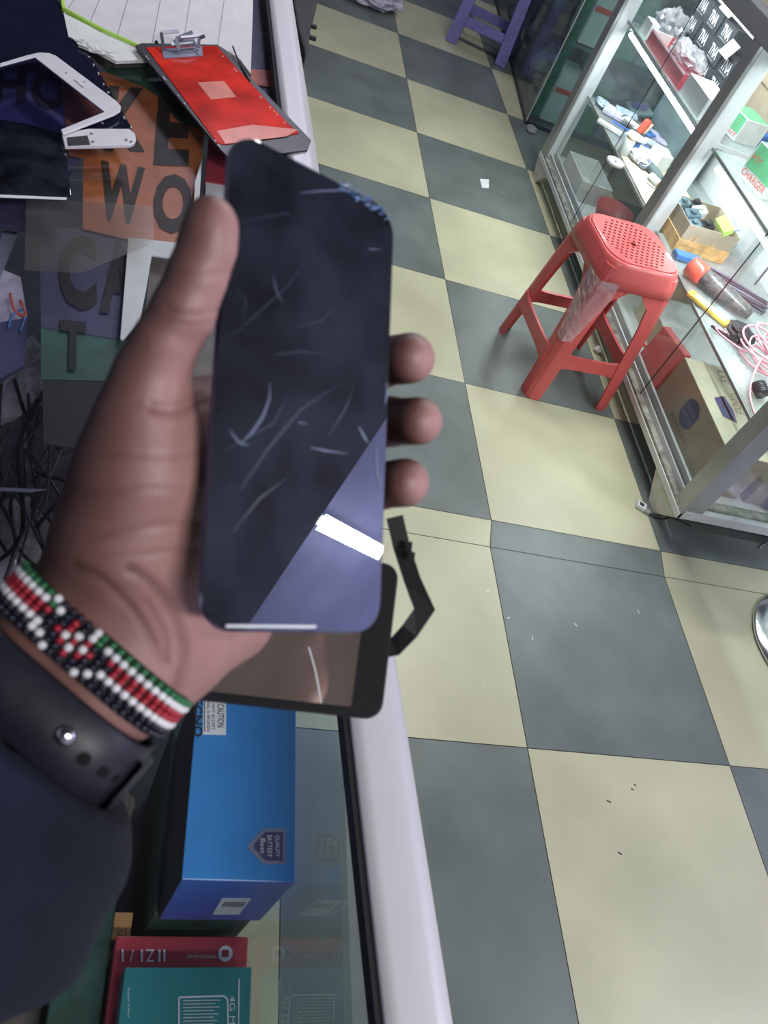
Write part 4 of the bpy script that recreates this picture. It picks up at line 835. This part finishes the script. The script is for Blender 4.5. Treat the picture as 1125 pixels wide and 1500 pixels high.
cr_ = thing('chrome_base', 'round chrome stool base at the right edge of the photo', 'stool base', (.90, -.36, 0))
cc = U(1117, 970, .012) + V(.222, .06, 0)
MB().lathe(V(cc[0], cc[1], 0), [(.200, 0), (.205, .006), (.200, .014), (.15, .022), (.05, .04), (.035, .06), (.03, .45)], seg=48).build('dish', 'steel', cr_, smooth=True)
MB().lathe(V(cc[0], cc[1], .45), [(.16, 0), (.17, .02), (.165, .07), (.14, .085)], seg=40).build('seat', 'blackp', cr_, smooth=True)
tag(MB().tube(spline([U(1112, 803, .003), U(1118, 798, .003), U(1125, 795, .003), U(1135, 800, .003)], 4), .003, 6).build('grey_wire', 'alu', smooth=True), 'grey wire end on the dark tile near the case', 'wire')
tag(crumple(U(545, -12, .06), .16, .10, .07, 81, .3, 20).build('lavender_cloth', 'lavcloth'), 'pale lavender cloth bundle on the floor at the aisle end', 'cloth')

# ============================================================ PHONES IN THE HAND (camera-space pose -> world)
def CW(u, v, z): return V((u - 562.5) / F * z, (v - 750) / F * z, z)
pX, pY, pN = V(.713, .112, .692), V(-.035, .992, -.124), V(-.700, .064, .711)
pX = nrm(pX); pY = nrm(pY - pX * (pX @ pY)); pN = np.cross(pX, pY)
if pN[2] < 0: pN = -pN
pC = V(-.0266, -.0415, .2815)
def ph(u, v):   # pixel -> point on phone front plane (cam coords)
    d = V((u - 562.5) / F, (v - 750) / F, 1); return d * ((pC @ pN) / (d @ pN))
wX, wY, wN = pX @ R, pY @ R, pN @ R; wC = W(pC + pX * .0009)
p1 = thing('cracked_phone', 'large black cracked smartphone screen held upright in the hand', 'phone', wC)
def plate(mb, w_, h_, r_, off, th): return mb.prism(rrect(wC + wN * off, wX, wY, w_, h_, r_, 8), wN * th)
plate(MB(), .0765, .1655, .0115, .0, .0016).build('screen_glass', 'gloss', p1, bevel=.0004)
plate(MB(), .0768, .1660, .012, .0017, .0010).build('blue_edge', 'bluedge', p1, bevel=.0005)
plate(MB(), .072, .161, .011, .0028, .0026).build('back_shell', 'blackp', p1, bevel=.001)
def ribbon(mb, pts, w_, lift=.00022, mi=0):
    P = [W(ph(*q)) - wN * lift for q in pts]; L_ = len(P)
    for i in range(L_ - 1):
        d = nrm(P[i + 1] - P[i]); s = nrm(np.cross(d, wN)); w0 = w_ * math.sin(math.pi * (i + .35) / (L_ + .2)); w1 = w_ * math.sin(math.pi * (i + 1.35) / (L_ + .2)) if i < L_ - 2 else w_ * .1
        mb.add([P[i] - s * w0 / 2, P[i] + s * w0 / 2, P[i + 1] + s * w1 / 2, P[i + 1] - s * w1 / 2], [(0, 1, 2, 3)], mi)
CR = []  # cracks, with smudgy reflections also simplified into painted streaks
for pts, w_ in (([(440, 283), (470, 280), (500, 279), (530, 285)], .0007), ([(395, 560), (394, 585), (385, 610), (370, 632), (352, 650)], .0010), ([(335, 628), (343, 640), (352, 650), (366, 652)], .0007),
                ([(400, 405), (404, 425), (414, 445)], .0005), ([(455, 656), (475, 660), (510, 665)], .0008), ([(437, 619), (450, 621)], .0011),
                ([(525, 625), (533, 640), (540, 650)], .0014), ([(550, 650), (552, 690), (556, 720)], .0012), ([(540, 365), (558, 366)], .0012), ([(566, 560), (566, 580), (563, 594)], .0013)): cm = MB(); ribbon(cm, pts, w_); cm.build('crack', 'crack', p1)
for pts, w_ in (([(355, 325), (420, 312), (440, 335)], .0005), ([(430, 480), (470, 470), (500, 440)], .0007), ([(330, 500), (365, 470), (420, 420), (470, 350)], .0006), ([(350, 720), (390, 660), (440, 600), (500, 560)], .0008),
                ([(330, 660), (400, 620), (430, 560)], .0006), ([(480, 640), (505, 600), (520, 560)], .0007), ([(340, 780), (380, 730), (420, 700)], .0006), ([(400, 520), (440, 515), (480, 520)], .0009), ([(345, 420), (360, 440), (352, 480)], .0006)): cm = MB(); ribbon(cm, pts, w_ * 1.2, .00018); cm.build('faint_scratch', 'crackdim', p1)
sh_ = MB(); rr_ = np.random.default_rng(5)
for k in range(70):
    s = rr_.random(); u = 500 + 64 * s + rr_.normal() * 1.5; v_ = 272 + 42 * s + rr_.normal() * 3; P = [W(ph(u + rr_.normal() * 5, v_ + .6 * rr_.normal() * 4)) - wN * rr_.uniform(.0003, .0006) for _ in range(3)]
    sh_.add(P, [(0, 1, 2)])
sh_.build('shattered_corner', 'shard', p1)
# highlight on the chamfered bottom edge, painted as a white strip
MB().add([W(ph(u, v_)) - wN * .0004 for u, v_ in ((330, 915), (462, 916), (462, 920), (330, 919))], [(0, 1, 2, 3)]).build('painted_glint', 'ink', p1)
# second screen
s2c = [CW(585, 826, .394), CW(558, 1055, .366), CW(210, 985, .384)]
TRc, BRc = s2c[0], s2c[1]; sY = BRc - TRc; hS = np.linalg.norm(sY); sYn = sY / hS; sXn = nrm((s2c[2] - BRc) - sYn * ((s2c[2] - BRc) @ sYn)); sN = np.cross(sXn, sYn); sN = sN if sN[2] > 0 else -sN
LS = .150
S0 = (TRc + BRc) / 2 + sXn * LS / 2
aX, aY, aN, aC = sXn @ R, sYn @ R, sN @ R, W(S0)
s2 = thing('spare_screen', 'second loose screen with mirror-like back and black border, behind the cracked phone', 'screen', aC)
MB().prism(rrect(aC, aX, aY, LS, hS, .008, 6), aN * .0022).build('black_border', 'border', s2, bevel=.0006)
MB().prism(rrect(aC + aX * .0045 - aN * .0002, aX, aY, LS - .020, hS - .009, .0015, 3), aN * .0002).build('mirror_film', 'mirror', s2)
def sp2(u, v_, lift=0):
    d = V((u - 562.5) / F, (v_ - 750) / F, 1); return W(d * (((S0 + sN * lift) @ sN) / (d @ sN)))
rb_ = MB()
path = [(578, 757), (588, 800), (604, 850), (622, 893), (600, 925), (578, 948), (552, 952)]
cols = []
for i, q in enumerate(path):
    a = np.array(path[max(0, i - 1)]); b_ = np.array(path[min(len(path) - 1, i + 1)]); d = (b_ - a) / np.linalg.norm(b_ - a); n_ = V(-d[1], d[0]) * (12.5 if i < 3 else 13.5 + (i == 3) * 2)
    lift = .001 + (.006 if 0 < i < 5 else 0) * math.sin(i)
    cols.append((sp2(q[0] + n_[0], q[1] + n_[1], lift), sp2(q[0] - n_[0], q[1] - n_[1], lift)))
v = [x for c_ in cols for x in c_]; rb_.add(v, [(2 * i, 2 * i + 1, 2 * i + 3, 2 * i + 2) for i in range(len(cols) - 1)])
rb_.build('flex_cable', 'border', s2, solid=.0005)
cn_ = MB()
for u, v_ in ((600, 800), (604, 815)): cn_.obox(sp2(u, v_, 0), aX * .0012, aY * .002, aN * .001)
cn_.build('chip', 'blackm', s2)
MB().tube(spline([sp2(*q, -.0006) for q in ((452, 948), (462, 985), (470, 1030))], 5), .0004, 5).build('scratch', 'ink', s2)
# ============================================================ HAND (implicit surface, camera space)
def sdf_grid(lo, hi, h):
    ax = [np.arange(a, b_, h, dtype=np.float32) for a, b_ in zip(lo, hi)]; return ax
def smin(a, b_, k):
    hh_ = np.clip(.5 + .5 * (b_ - a) / k, 0, 1); return b_ * (1 - hh_) + a * hh_ - k * hh_ * (1 - hh_)
def cone(Pg, a, b_, ra, rb__):
    ba = b_ - a; l2 = float(ba @ ba); t_ = np.clip(((Pg[0] - a[0]) * ba[0] + (Pg[1] - a[1]) * ba[1] + (Pg[2] - a[2]) * ba[2]) / max(l2, 1e-12), 0, 1)
    dx = Pg[0] - a[0] - ba[0] * t_; dy = Pg[1] - a[1] - ba[1] * t_; dz = Pg[2] - a[2] - ba[2] * t_
    return np.sqrt(dx * dx + dy * dy + dz * dz) - (ra + (rb__ - ra) * t_)
def nets(Vv, ax):
    ins = Vv < 0; nx, ny, nz = Vv.shape; cnt = np.zeros((nx - 1, ny - 1, nz - 1), np.float32); pos = np.zeros((3, nx - 1, ny - 1, nz - 1), np.float32)
    for a in range(3):
        for o1 in (0, 1):
            for o2 in (0, 1):
                s0 = [0, 0, 0]; oth = [i for i in range(3) if i != a]; s0[oth[0]] = o1; s0[oth[1]] = o2; s1 = list(s0); s1[a] = 1
                sl = lambda s: tuple(slice(s[i], s[i] + Vv.shape[i] - 1) for i in range(3))
                A, B = Vv[sl(s0)], Vv[sl(s1)]; m = (ins[sl(s0)] != ins[sl(s1)]); tt = np.where(m, A / np.where(m, A - B, 1), 0)
                cnt += m
                for i in range(3): pos[i] += np.where(m, (s0[i] + tt) if i == a else s0[i], 0)
    act = cnt > 0; idx = -np.ones(cnt.shape, np.int64); idx[act] = np.arange(act.sum()); I = np.argwhere(act)
    p_ = np.stack([pos[i][act] / cnt[act] + I[:, i] for i in range(3)], 1); hs = np.array([a[1] - a[0] for a in ax]); o_ = np.array([a[0] for a in ax]); verts = o_ + p_ * hs
    faces = []
    for a in range(3):
        b_, c_ = (a + 1) % 3, (a + 2) % 3
        s0 = [slice(None)] * 3; s1 = [slice(None)] * 3; s0[a] = slice(0, -1); s1[a] = slice(1, None)
        m = ins[tuple(s0)] != ins[tuple(s1)]; E_ = np.argwhere(m); fl_ = ins[tuple(s0)][m]
        ok = (E_[:, b_] > 0) & (E_[:, c_] > 0) & (E_[:, b_] < Vv.shape[b_] - 1) & (E_[:, c_] < Vv.shape[c_] - 1); E_ = E_[ok]; fl_ = fl_[ok]
        q = []
        for db, dc_ in ((0, 0), (-1, 0), (-1, -1), (0, -1)):
            e = E_.copy(); e[:, b_] += db; e[:, c_] += dc_; q.append(idx[e[:, 0], e[:, 1], e[:, 2]])
        q = np.stack(q, 1); q[~fl_] = q[~fl_][:, ::-1]; faces.append(q)
    return verts, np.concatenate(faces)
arm = nrm(V(-.62, .72, -.26)); WR = CW(128, 948, .286); e1 = nrm(np.cross(arm, V(0, 0, 1))); e1 = e1 if e1[0] > 0 else -e1; e2 = nrm(np.cross(arm, e1)); e2 = e2 if e2[2] < 0 else -e2   # e1 across, e2 to camera
H_ = .0012
ax = sdf_grid((-.215, -.13, .19), (.035, .17, .385), H_)
Pg = [ax[0][:, None, None], ax[1][None, :, None], ax[2][None, None, :]]
C = lambda u, v_, z: CW(u, v_, z)
BIG = 1.0
def chain(pts, k=.004):
    f = None
    for (a, ra), (b_, rb__) in zip(pts, pts[1:]):
        d = cone(Pg, a, b_, ra, rb__); f = d if f is None else smin(f, d, k)
    return f.astype(np.float32)
thumb = chain([(C(308, 322, .250), .0074), (C(306, 352, .252), .0088), (C(292, 405, .254), .0098), (C(272, 455, .256), .0104), (C(241, 505, .258), .0100), (C(222, 548, .262), .0106)], .003)
tpad = chain([(C(313, 335, .250), .0070), (C(314, 370, .252), .0076)], .003)
thumb = smin(thumb, tpad, .004)
palm = chain([(C(222, 548, .262), .0106), (C(216, 608, .266), .0142), (C(212, 690, .272), .0215), (C(196, 790, .280), .0245), (C(150, 890, .288), .0225)], .010)
heel = chain([(C(196, 800, .285), .022), (C(222, 900, .290), .021), (C(196, 985, .292), .018), (WR + e1 * .012, .0195)], .012)
hypo = chain([(C(205, 975, .296), .017), (C(262, 945, .300), .0175), (C(330, 900, .318), .0175), (C(345, 830, .326), .015)], .010)
palm = smin(smin(palm, heel, .012), hypo, .012)
mid = chain([(C(205, 760, .296), .020), (C(290, 700, .318), .015), (C(300, 620, .318), .0125)], .010); palm = smin(palm, mid, .014)
web = chain([(C(238, 600, .285), .012), (C(300, 600, .320), .0115)], .006); palm = smin(palm, web, .010)
wr = chain([(WR - e1 * .012, .0200), (WR - e1 * .012 + arm * .10, .0235), (WR - e1 * .010 + arm * .16, .027)], .01)
wr2 = chain([(WR + e1 * .012, .0200), (WR + e1 * .012 + arm * .10, .0235), (WR + e1 * .010 + arm * .16, .027)], .01)
palm = smin(palm, smin(wr, wr2, .012), .014)
idxf = chain([(C(300, 612, .318), .0125), (C(400, 555, .352), .0118), (C(500, 520, .362), .0108), (C(560, 530, .345), .0104), (C(600, 525, .327), .0104)], .004)
midf = chain([(C(300, 690, .322), .0125), (C(400, 640, .356), .0118), (C(510, 610, .366), .0108), (C(570, 618, .347), .0102), (C(613, 617, .330), .0099)], .004)
rngf = chain([(C(308, 770, .324), .0122), (C(400, 730, .356), .0112), (C(490, 700, .362), .0104), (C(550, 712, .346), .0100), (C(593, 707, .332), .0102)], .004)
pnk = chain([(C(330, 840, .324), .0115), (C(395, 812, .346), .0100), (C(450, 790, .352), .0090), (C(500, 785, .344), .0085)], .004)
fing = np.minimum(np.minimum(idxf, midf), np.minimum(rngf, pnk))
hand = smin(smin(palm, thumb, .006), fing, .007)
# keep clear of the two screens
def slab(c, X, Y, N_, w_, h_, z0, z1):
    q = [Pg[i] - c[i] for i in range(3)]; x = q[0] * X[0] + q[1] * X[1] + q[2] * X[2]; y = q[0] * Y[0] + q[1] * Y[1] + q[2] * Y[2]; z_ = q[0] * N_[0] + q[1] * N_[1] + q[2] * N_[2]
    return np.maximum(np.maximum(np.abs(x) - w_ / 2, np.abs(y) - h_ / 2), np.abs(z_ - (z0 + z1) / 2) - (z1 - z0) / 2)
hand = np.maximum(hand, -slab(pC, pX, pY, pN, .079, .168, -.02, .0075)); hand = np.maximum(hand, -slab(S0, sXn, sYn, sN, LS + .001, hS + .001, -.0005, .03))
gv, gf = nets(hand.astype(np.float32), ax)
# laplacian smoothing light
def smooth_mesh(v, f, it=3, lam=.5):
    n = len(v); e = np.concatenate([f[:, [0, 1]], f[:, [1, 2]], f[:, [2, 3]], f[:, [3, 0]]]); e = np.concatenate([e, e[:, ::-1]])
    cnt = np.bincount(e[:, 0], minlength=n)[:, None]
    for _ in range(it):
        s = np.stack([np.bincount(e[:, 0], v[e[:, 1], i], n) for i in range(3)], 1); v = v + lam * (s / np.maximum(cnt, 1) - v)
    return v
gv = smooth_mesh(gv, gf)
def world_mesh(name, cv, cf, m, parent=None, tone=None, origin=None):
    wv_ = CAM + cv @ R; o = wv_.mean(0) if origin is None else np.asarray(origin); me = bpy.data.meshes.new(name); me.from_pydata((wv_ - o).tolist(), [], cf.tolist())
    me.polygons.foreach_set('use_smooth', [True] * len(cf)); me.materials.append(M[m])
    if tone is not None:
        at = me.attributes.new('tone', 'FLOAT', 'POINT'); at.data.foreach_set('value', tone.astype(np.float32))
    me.update(); ob_ = bpy.data.objects.new(name, me); COL.objects.link(ob_)
    bm = bmesh.new(); bm.from_mesh(me); bmesh.ops.recalc_face_normals(bm, faces=bm.faces); bm.to_mesh(me); bm.free()
    if parent: ob_.parent = parent; ob_.matrix_parent_inverse = Matrix.Identity(4); ob_.location = Vector(tuple(o)) - wloc(parent)
    else: ob_.location = tuple(o)
    return ob_
fn = np.cross(gv[gf[:, 2]] - gv[gf[:, 0]], gv[gf[:, 3]] - gv[gf[:, 1]]); vn = np.zeros_like(gv)
for i in range(4):
    for j in range(3): vn[:, j] += np.bincount(gf[:, i], fn[:, j], len(gv))
vn /= np.linalg.norm(vn, axis=1, keepdims=True) + 1e-12
cen = gv.mean(0)
if ((vn * (gv - cen)).sum(1)).mean() < 0: vn = -vn
# paler palmar skin plus painted left-side shade: palm faces right and towards the phone
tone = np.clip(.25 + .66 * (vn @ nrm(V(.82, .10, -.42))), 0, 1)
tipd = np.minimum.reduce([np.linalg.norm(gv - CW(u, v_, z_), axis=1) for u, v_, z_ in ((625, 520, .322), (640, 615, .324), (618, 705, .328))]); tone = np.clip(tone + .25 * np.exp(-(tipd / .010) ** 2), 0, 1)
px_ = np.stack([562.5 + F * gv[:, 0] / gv[:, 2], 750 + F * gv[:, 1] / gv[:, 2]], 1); front = vn[:, 2] < .1
for pts, w_, dp in (([(222, 598), (260, 604), (300, 590)], 6, .0010), ([(200, 590), (250, 592), (296, 578)], 4, .0006), ([(245, 452), (285, 462), (335, 450)], 5, .0006), ([(245, 468), (285, 476), (335, 466)], 4, .0004), ([(190, 835), (225, 858), (262, 905), (270, 960), (258, 1010)], 8, .0013),
                    ([(215, 880), (240, 930), (246, 980)], 5, .0007), ([(130, 790), (200, 775), (300, 762)], 6, .0005), ([(120, 725), (220, 716), (310, 722)], 5, .0004), ([(150, 665), (230, 668), (310, 664)], 4, .0004), ([(110, 830), (150, 850), (200, 900), (240, 970)], 7, .0010), ([(140, 815), (210, 812), (300, 800)], 4, .0004), ([(262, 398), (300, 404), (335, 398)], 4, .0004)):
    P2 = np.array([q[:2] for q in spline([(a, b_, 0) for a, b_ in pts], 5)]); dm = np.full(len(gv), 1e9)
    for a, b_ in zip(P2, P2[1:]):
        ab = b_ - a; t_ = np.clip(((px_ - a) @ ab) / (ab @ ab), 0, 1); dm = np.minimum(dm, np.linalg.norm(px_ - a - t_[:, None] * ab, axis=1))
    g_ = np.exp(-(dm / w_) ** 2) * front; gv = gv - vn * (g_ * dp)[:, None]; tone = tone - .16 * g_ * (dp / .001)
person = thing('person', 'person\'s left hand and forearm in a navy sleeve holding two phone screens', 'person', W(WR))
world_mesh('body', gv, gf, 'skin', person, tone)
# sleeve
H2 = .003; ax = sdf_grid((-.42, -.03, .05), (-.02, .32, .36), H2); Pg = [ax[0][:, None, None], ax[1][None, :, None], ax[2][None, None, :]]
sl0 = WR + arm * .042
slv = chain([(sl0 + e1 * .006, .045), (sl0 + arm * .035 + e1 * .013, .052), (sl0 + arm * .075 + e1 * .006, .047), (sl0 + arm * .12 + e1 * .012, .054), (sl0 + arm * .22 + e1 * .012, .060)], .02)
along = (Pg[0] - sl0[0]) * arm[0] + (Pg[1] - sl0[1]) * arm[1] + (Pg[2] - sl0[2]) * arm[2]; acr = (Pg[0] - sl0[0]) * e1[0] + (Pg[1] - sl0[1]) * e1[1] + (Pg[2] - sl0[2]) * e1[2]
slv = slv + .0018 * np.sin(along * 170 + acr * 60) + .0010 * np.sin(along * 90 - acr * 150)
slv = np.maximum(slv, -(along + .008)); inner = cone(Pg, WR, WR + arm * .22, .028, .034); slv = np.maximum(slv, -np.maximum(inner, along - .03))
sv, sf = nets(slv.astype(np.float32), ax); sv = smooth_mesh(sv, sf, 3)
world_mesh('sleeve', sv, sf, 'navy', person)
# bracelet
BC = WR - arm * .001 + e1 * .003; ra_, rb__ = .0375, .0285
bw = W(BC); br = thing('beaded_bracelet', 'beaded bracelet in red, green, black and white around the wrist', 'bracelet', bw)
pat = ["GGGGGGWKKKKWGGGGGG", "WWWWWWGWKRKWGWWWWW", "RRRRRRRKKRWRKKRRRR", "RRRRRRKKRWRWRKKRRR", "WWWWWWWKKRWRKKWWWW", "KKKKKKWWKKRKKWKKKK", "KKKKKKKKWKKKWKKKKK"]
NB = 66; bead = {c: MB() for c in 'WRGK'}; core = []
def se(x, p=.62): return math.copysign(abs(x) ** p, x)
def ringpt(c, th, ra__, rb3, off): return c + arm * off + e1 * ra__ * se(math.cos(th)) + e2 * rb3 * se(math.sin(th), .75)
ths_ = [math.pi / 2 - 2 * math.pi * i / 2000 for i in range(2001)]; pp = [ringpt(BC, t_, ra_, rb__, 0) for t_ in ths_]
cl_ = np.concatenate([[0], np.cumsum([np.linalg.norm(b_ - a) for a, b_ in zip(pp, pp[1:])])]); c0_ = cl_[-1]
start = cl_[min(range(2000), key=lambda i: abs(562.5 + F * pp[i][0] / pp[i][2] - 96) + (1e4 if pp[i][2] > WR[2] else 0))]
TH = [ths_[int(np.searchsorted(cl_, (start + (k - NB // 2) * c0_ / NB) % c0_))] for k in range(NB)]
for row in range(7):
    for k in range(NB):
        th = TH[(k) % NB]     # k grows to the right
        c_ = k - NB // 2 + 9; ch = pat[row][c_] if 0 <= c_ < 18 else pat[row][0]
        hump = .0; q = ringpt(BC, th, ra_, rb__, (row - 3) * .0023); bead[ch].ball(W(q), .00165 if ch == 'W' else .00145, n=4)
for c_, nm, m_ in (('W', 'white_beads', 'b_w'), ('R', 'red_beads', 'b_r'), ('G', 'green_beads', 'b_g'), ('K', 'black_beads', 'b_k')): bead[c_].build(nm, m_, br, smooth=True)
v = []; f = []; n = 64
for k in range(n):
    th = 2 * math.pi * k / n
    for off in (-.0085, .0085): v.append(W(ringpt(BC, th, ra_ - .0012, rb__ - .0012, off)))
MB().add(v, [(2 * k, 2 * ((k + 1) % n), 2 * ((k + 1) % n) + 1, 2 * k + 1) for k in range(n)]).build('backing_band', 'blackm', br, smooth=True)
# watch strap
WC = WR + arm * .0225 + e1 * .003; wa, wb_ = .0375, .0285
ws = thing('watch_strap', 'black rubber watch strap with a steel pin below the bracelet', 'watch', W(WC))
n = 72; v = []; prof_ = [(-.0118, 0), (-.0110, .0012), (0, .0018), (.0110, .0012), (.0118, 0), (.011, -.0008), (-.011, -.0008)]; k_ = len(prof_)
for k in range(n):
    th = 2 * math.pi * k / n
    for off, dr in prof_: v.append(W(ringpt(WC, th, wa + dr, wb_ + dr, off)))
MB().add(v, [(k * k_ + j, k * k_ + (j + 1) % k_, ((k + 1) % n) * k_ + (j + 1) % k_, ((k + 1) % n) * k_ + j) for k in range(n) for j in range(k_)]).build('strap', 'rubber', ws, smooth=True)
hl = MB(); 
def at_px(u, off):
    c_ = [math.pi * i / 600 for i in range(600)]; return min(c_, key=lambda t_: abs(562.5 + F * (lambda q: q[0] / q[2])(ringpt(WC, t_, wa, wb_, off)) - u))
for k, th in enumerate((at_px(120, .001), at_px(147, .001), at_px(166, .001))): q = ringpt(WC, th, wa + .0019, wb_ + .0019, .001); nn = nrm(e1 * math.cos(th) / wa + e2 * math.sin(th) / wb_) @ R; hl.lathe(W(q), [(.0022 - .0003 * k, -.0010), (.0022 - .0003 * k, .0006)], axis=nn, seg=16)
hl.build('strap_holes', 'void', ws)
th = at_px(95, -.001); q = ringpt(WC, th, wa + .0019, wb_ + .0019, -.001); nn = nrm(e1 * math.cos(th) / wa + e2 * math.sin(th) / wb_) @ R
MB().lathe(W(q), [(.0030, 0), (.0032, .0008), (.0024, .0018), (.0008, .0022)], axis=nn, seg=18).build('pin', 'steel', ws, smooth=True)
v = []; prof2 = [(-.0095, .0004), (-.009, .0042), (.009, .0042), (.0095, .0004)]
ths = [-.6 + .95 * k / 20 for k in range(21)]
for th in ths:
    for off, dr in prof2: v.append(W(ringpt(WC, th, wa + dr, wb_ + dr, off + .002)))
MB().add(v, [(k * 4 + j, k * 4 + j + 1, (k + 1) * 4 + j + 1, (k + 1) * 4 + j) for k in range(20) for j in range(3)]).build('strap_tail', 'rubber', ws, smooth=True)
# ============================================================ LIGHTS
def area(name, loc, target, sx, sy, e, col):
    l = bpy.data.lights.new(name, 'AREA'); l.shape = 'RECTANGLE'; l.size = sx; l.size_y = sy; l.energy = e; l.color = col
    o = bpy.data.objects.new(name, l); COL.objects.link(o); o.location = loc; o.rotation_euler = (Vector(target) - Vector(loc)).to_track_quat('-Z', 'Y').to_euler(); return o
area('tube_light', (2.43, -1.335, 2.74), (2.43, -1.335, 0), .8, .08, 38, (.93, .95, 1))
area('aisle_fill', (.3, 1.2, 2.70), (.2, 1.0, 0), 1.2, .25, 40, (.98, .99, .92))  # unseen soft area light added over the aisle
area('aisle_fill_far', (.3, 4.0, 2.70), (.2, 4.0, 0), 1.2, .3, 14, (.72, .74, 1))  # unseen light added to brighten the far end of the aisle
area('near_fill', (-.2, -2.4, 2.70), (.1, -.6, 0), 1.0, .2, 38, (1, .98, .94))  # unseen light added on the camera side for floor and hand
area('ceiling_wash', (3.0, -1.2, 1.2), (3.0, -1.2, 2.8), 1.2, 1.6, 60, (.75, .76, 1))  # unseen uplight added to brighten the lavender ceiling
area('counter_fill', (-.7, 1.9, 2.6), (-.95, -.6, .9), .3, .3, 14, (.78, .78, 1))  # unseen fill light added to brighten the counter
for a, b_ in ((.15, 1.02), (1.20, 2.07)):
    for zs, e in ((.672, 6.5), (.978, 5.5)): area('led_light', (X0 + .062, (a + b_) / 2, zs), (X0 + .20, (a + b_) / 2, zs - .3), b_ - a, .01, e, (.88, .96, 1)).rotation_euler.rotate_axis('Z', 0)
for o in [o for o in COL.objects if o.name.startswith('led_light')]:
    # long side along y, tilted into the case
    o.rotation_euler = Matrix(((0, math.cos(.45), -math.sin(.45)), (1, 0, 0), (0, -math.sin(.45), -math.cos(.45)))).transposed().inverted().to_euler() if False else (0, -.45, 0)
    l = o.data; l.size, l.size_y = .012, l.size
w = bpy.data.worlds.new('room_air'); bpy.context.scene.world = w; w.use_nodes = True
w.node_tree.nodes['Background'].inputs['Color'].default_value = (.57, .60, .72, 1); w.node_tree.nodes['Background'].inputs['Strength'].default_value = .34
# ============================================================ CAMERA
cd = bpy.data.cameras.new('camera'); cam = bpy.data.objects.new('camera', cd); COL.objects.link(cam)
cd.sensor_fit = 'VERTICAL'; cd.sensor_height = 36; cd.lens = F * 36 / 1500; cd.clip_start = .02
cam.matrix_world = Matrix(((R[0][0], -R[1][0], -R[2][0], CAM[0]), (R[0][1], -R[1][1], -R[2][1], CAM[1]), (R[0][2], -R[1][2], -R[2][2], CAM[2]), (0, 0, 0, 1)))
cd.dof.use_dof = True; cd.dof.focus_distance = 1.6; cd.dof.aperture_fstop = 15
sc_ = bpy.context.scene; sc_.camera = cam
sc_.view_settings.view_transform = 'Standard'; sc_.view_settings.look = 'None'; sc_.view_settings.exposure = 0
sc_.cycles.max_bounces = 10; sc_.cycles.transparent_max_bounces = 24; sc_.cycles.use_denoising = True
sc_.cycles.caustics_reflective = False; sc_.cycles.caustics_refractive = False; sc_.cycles.sample_clamp_indirect = 4
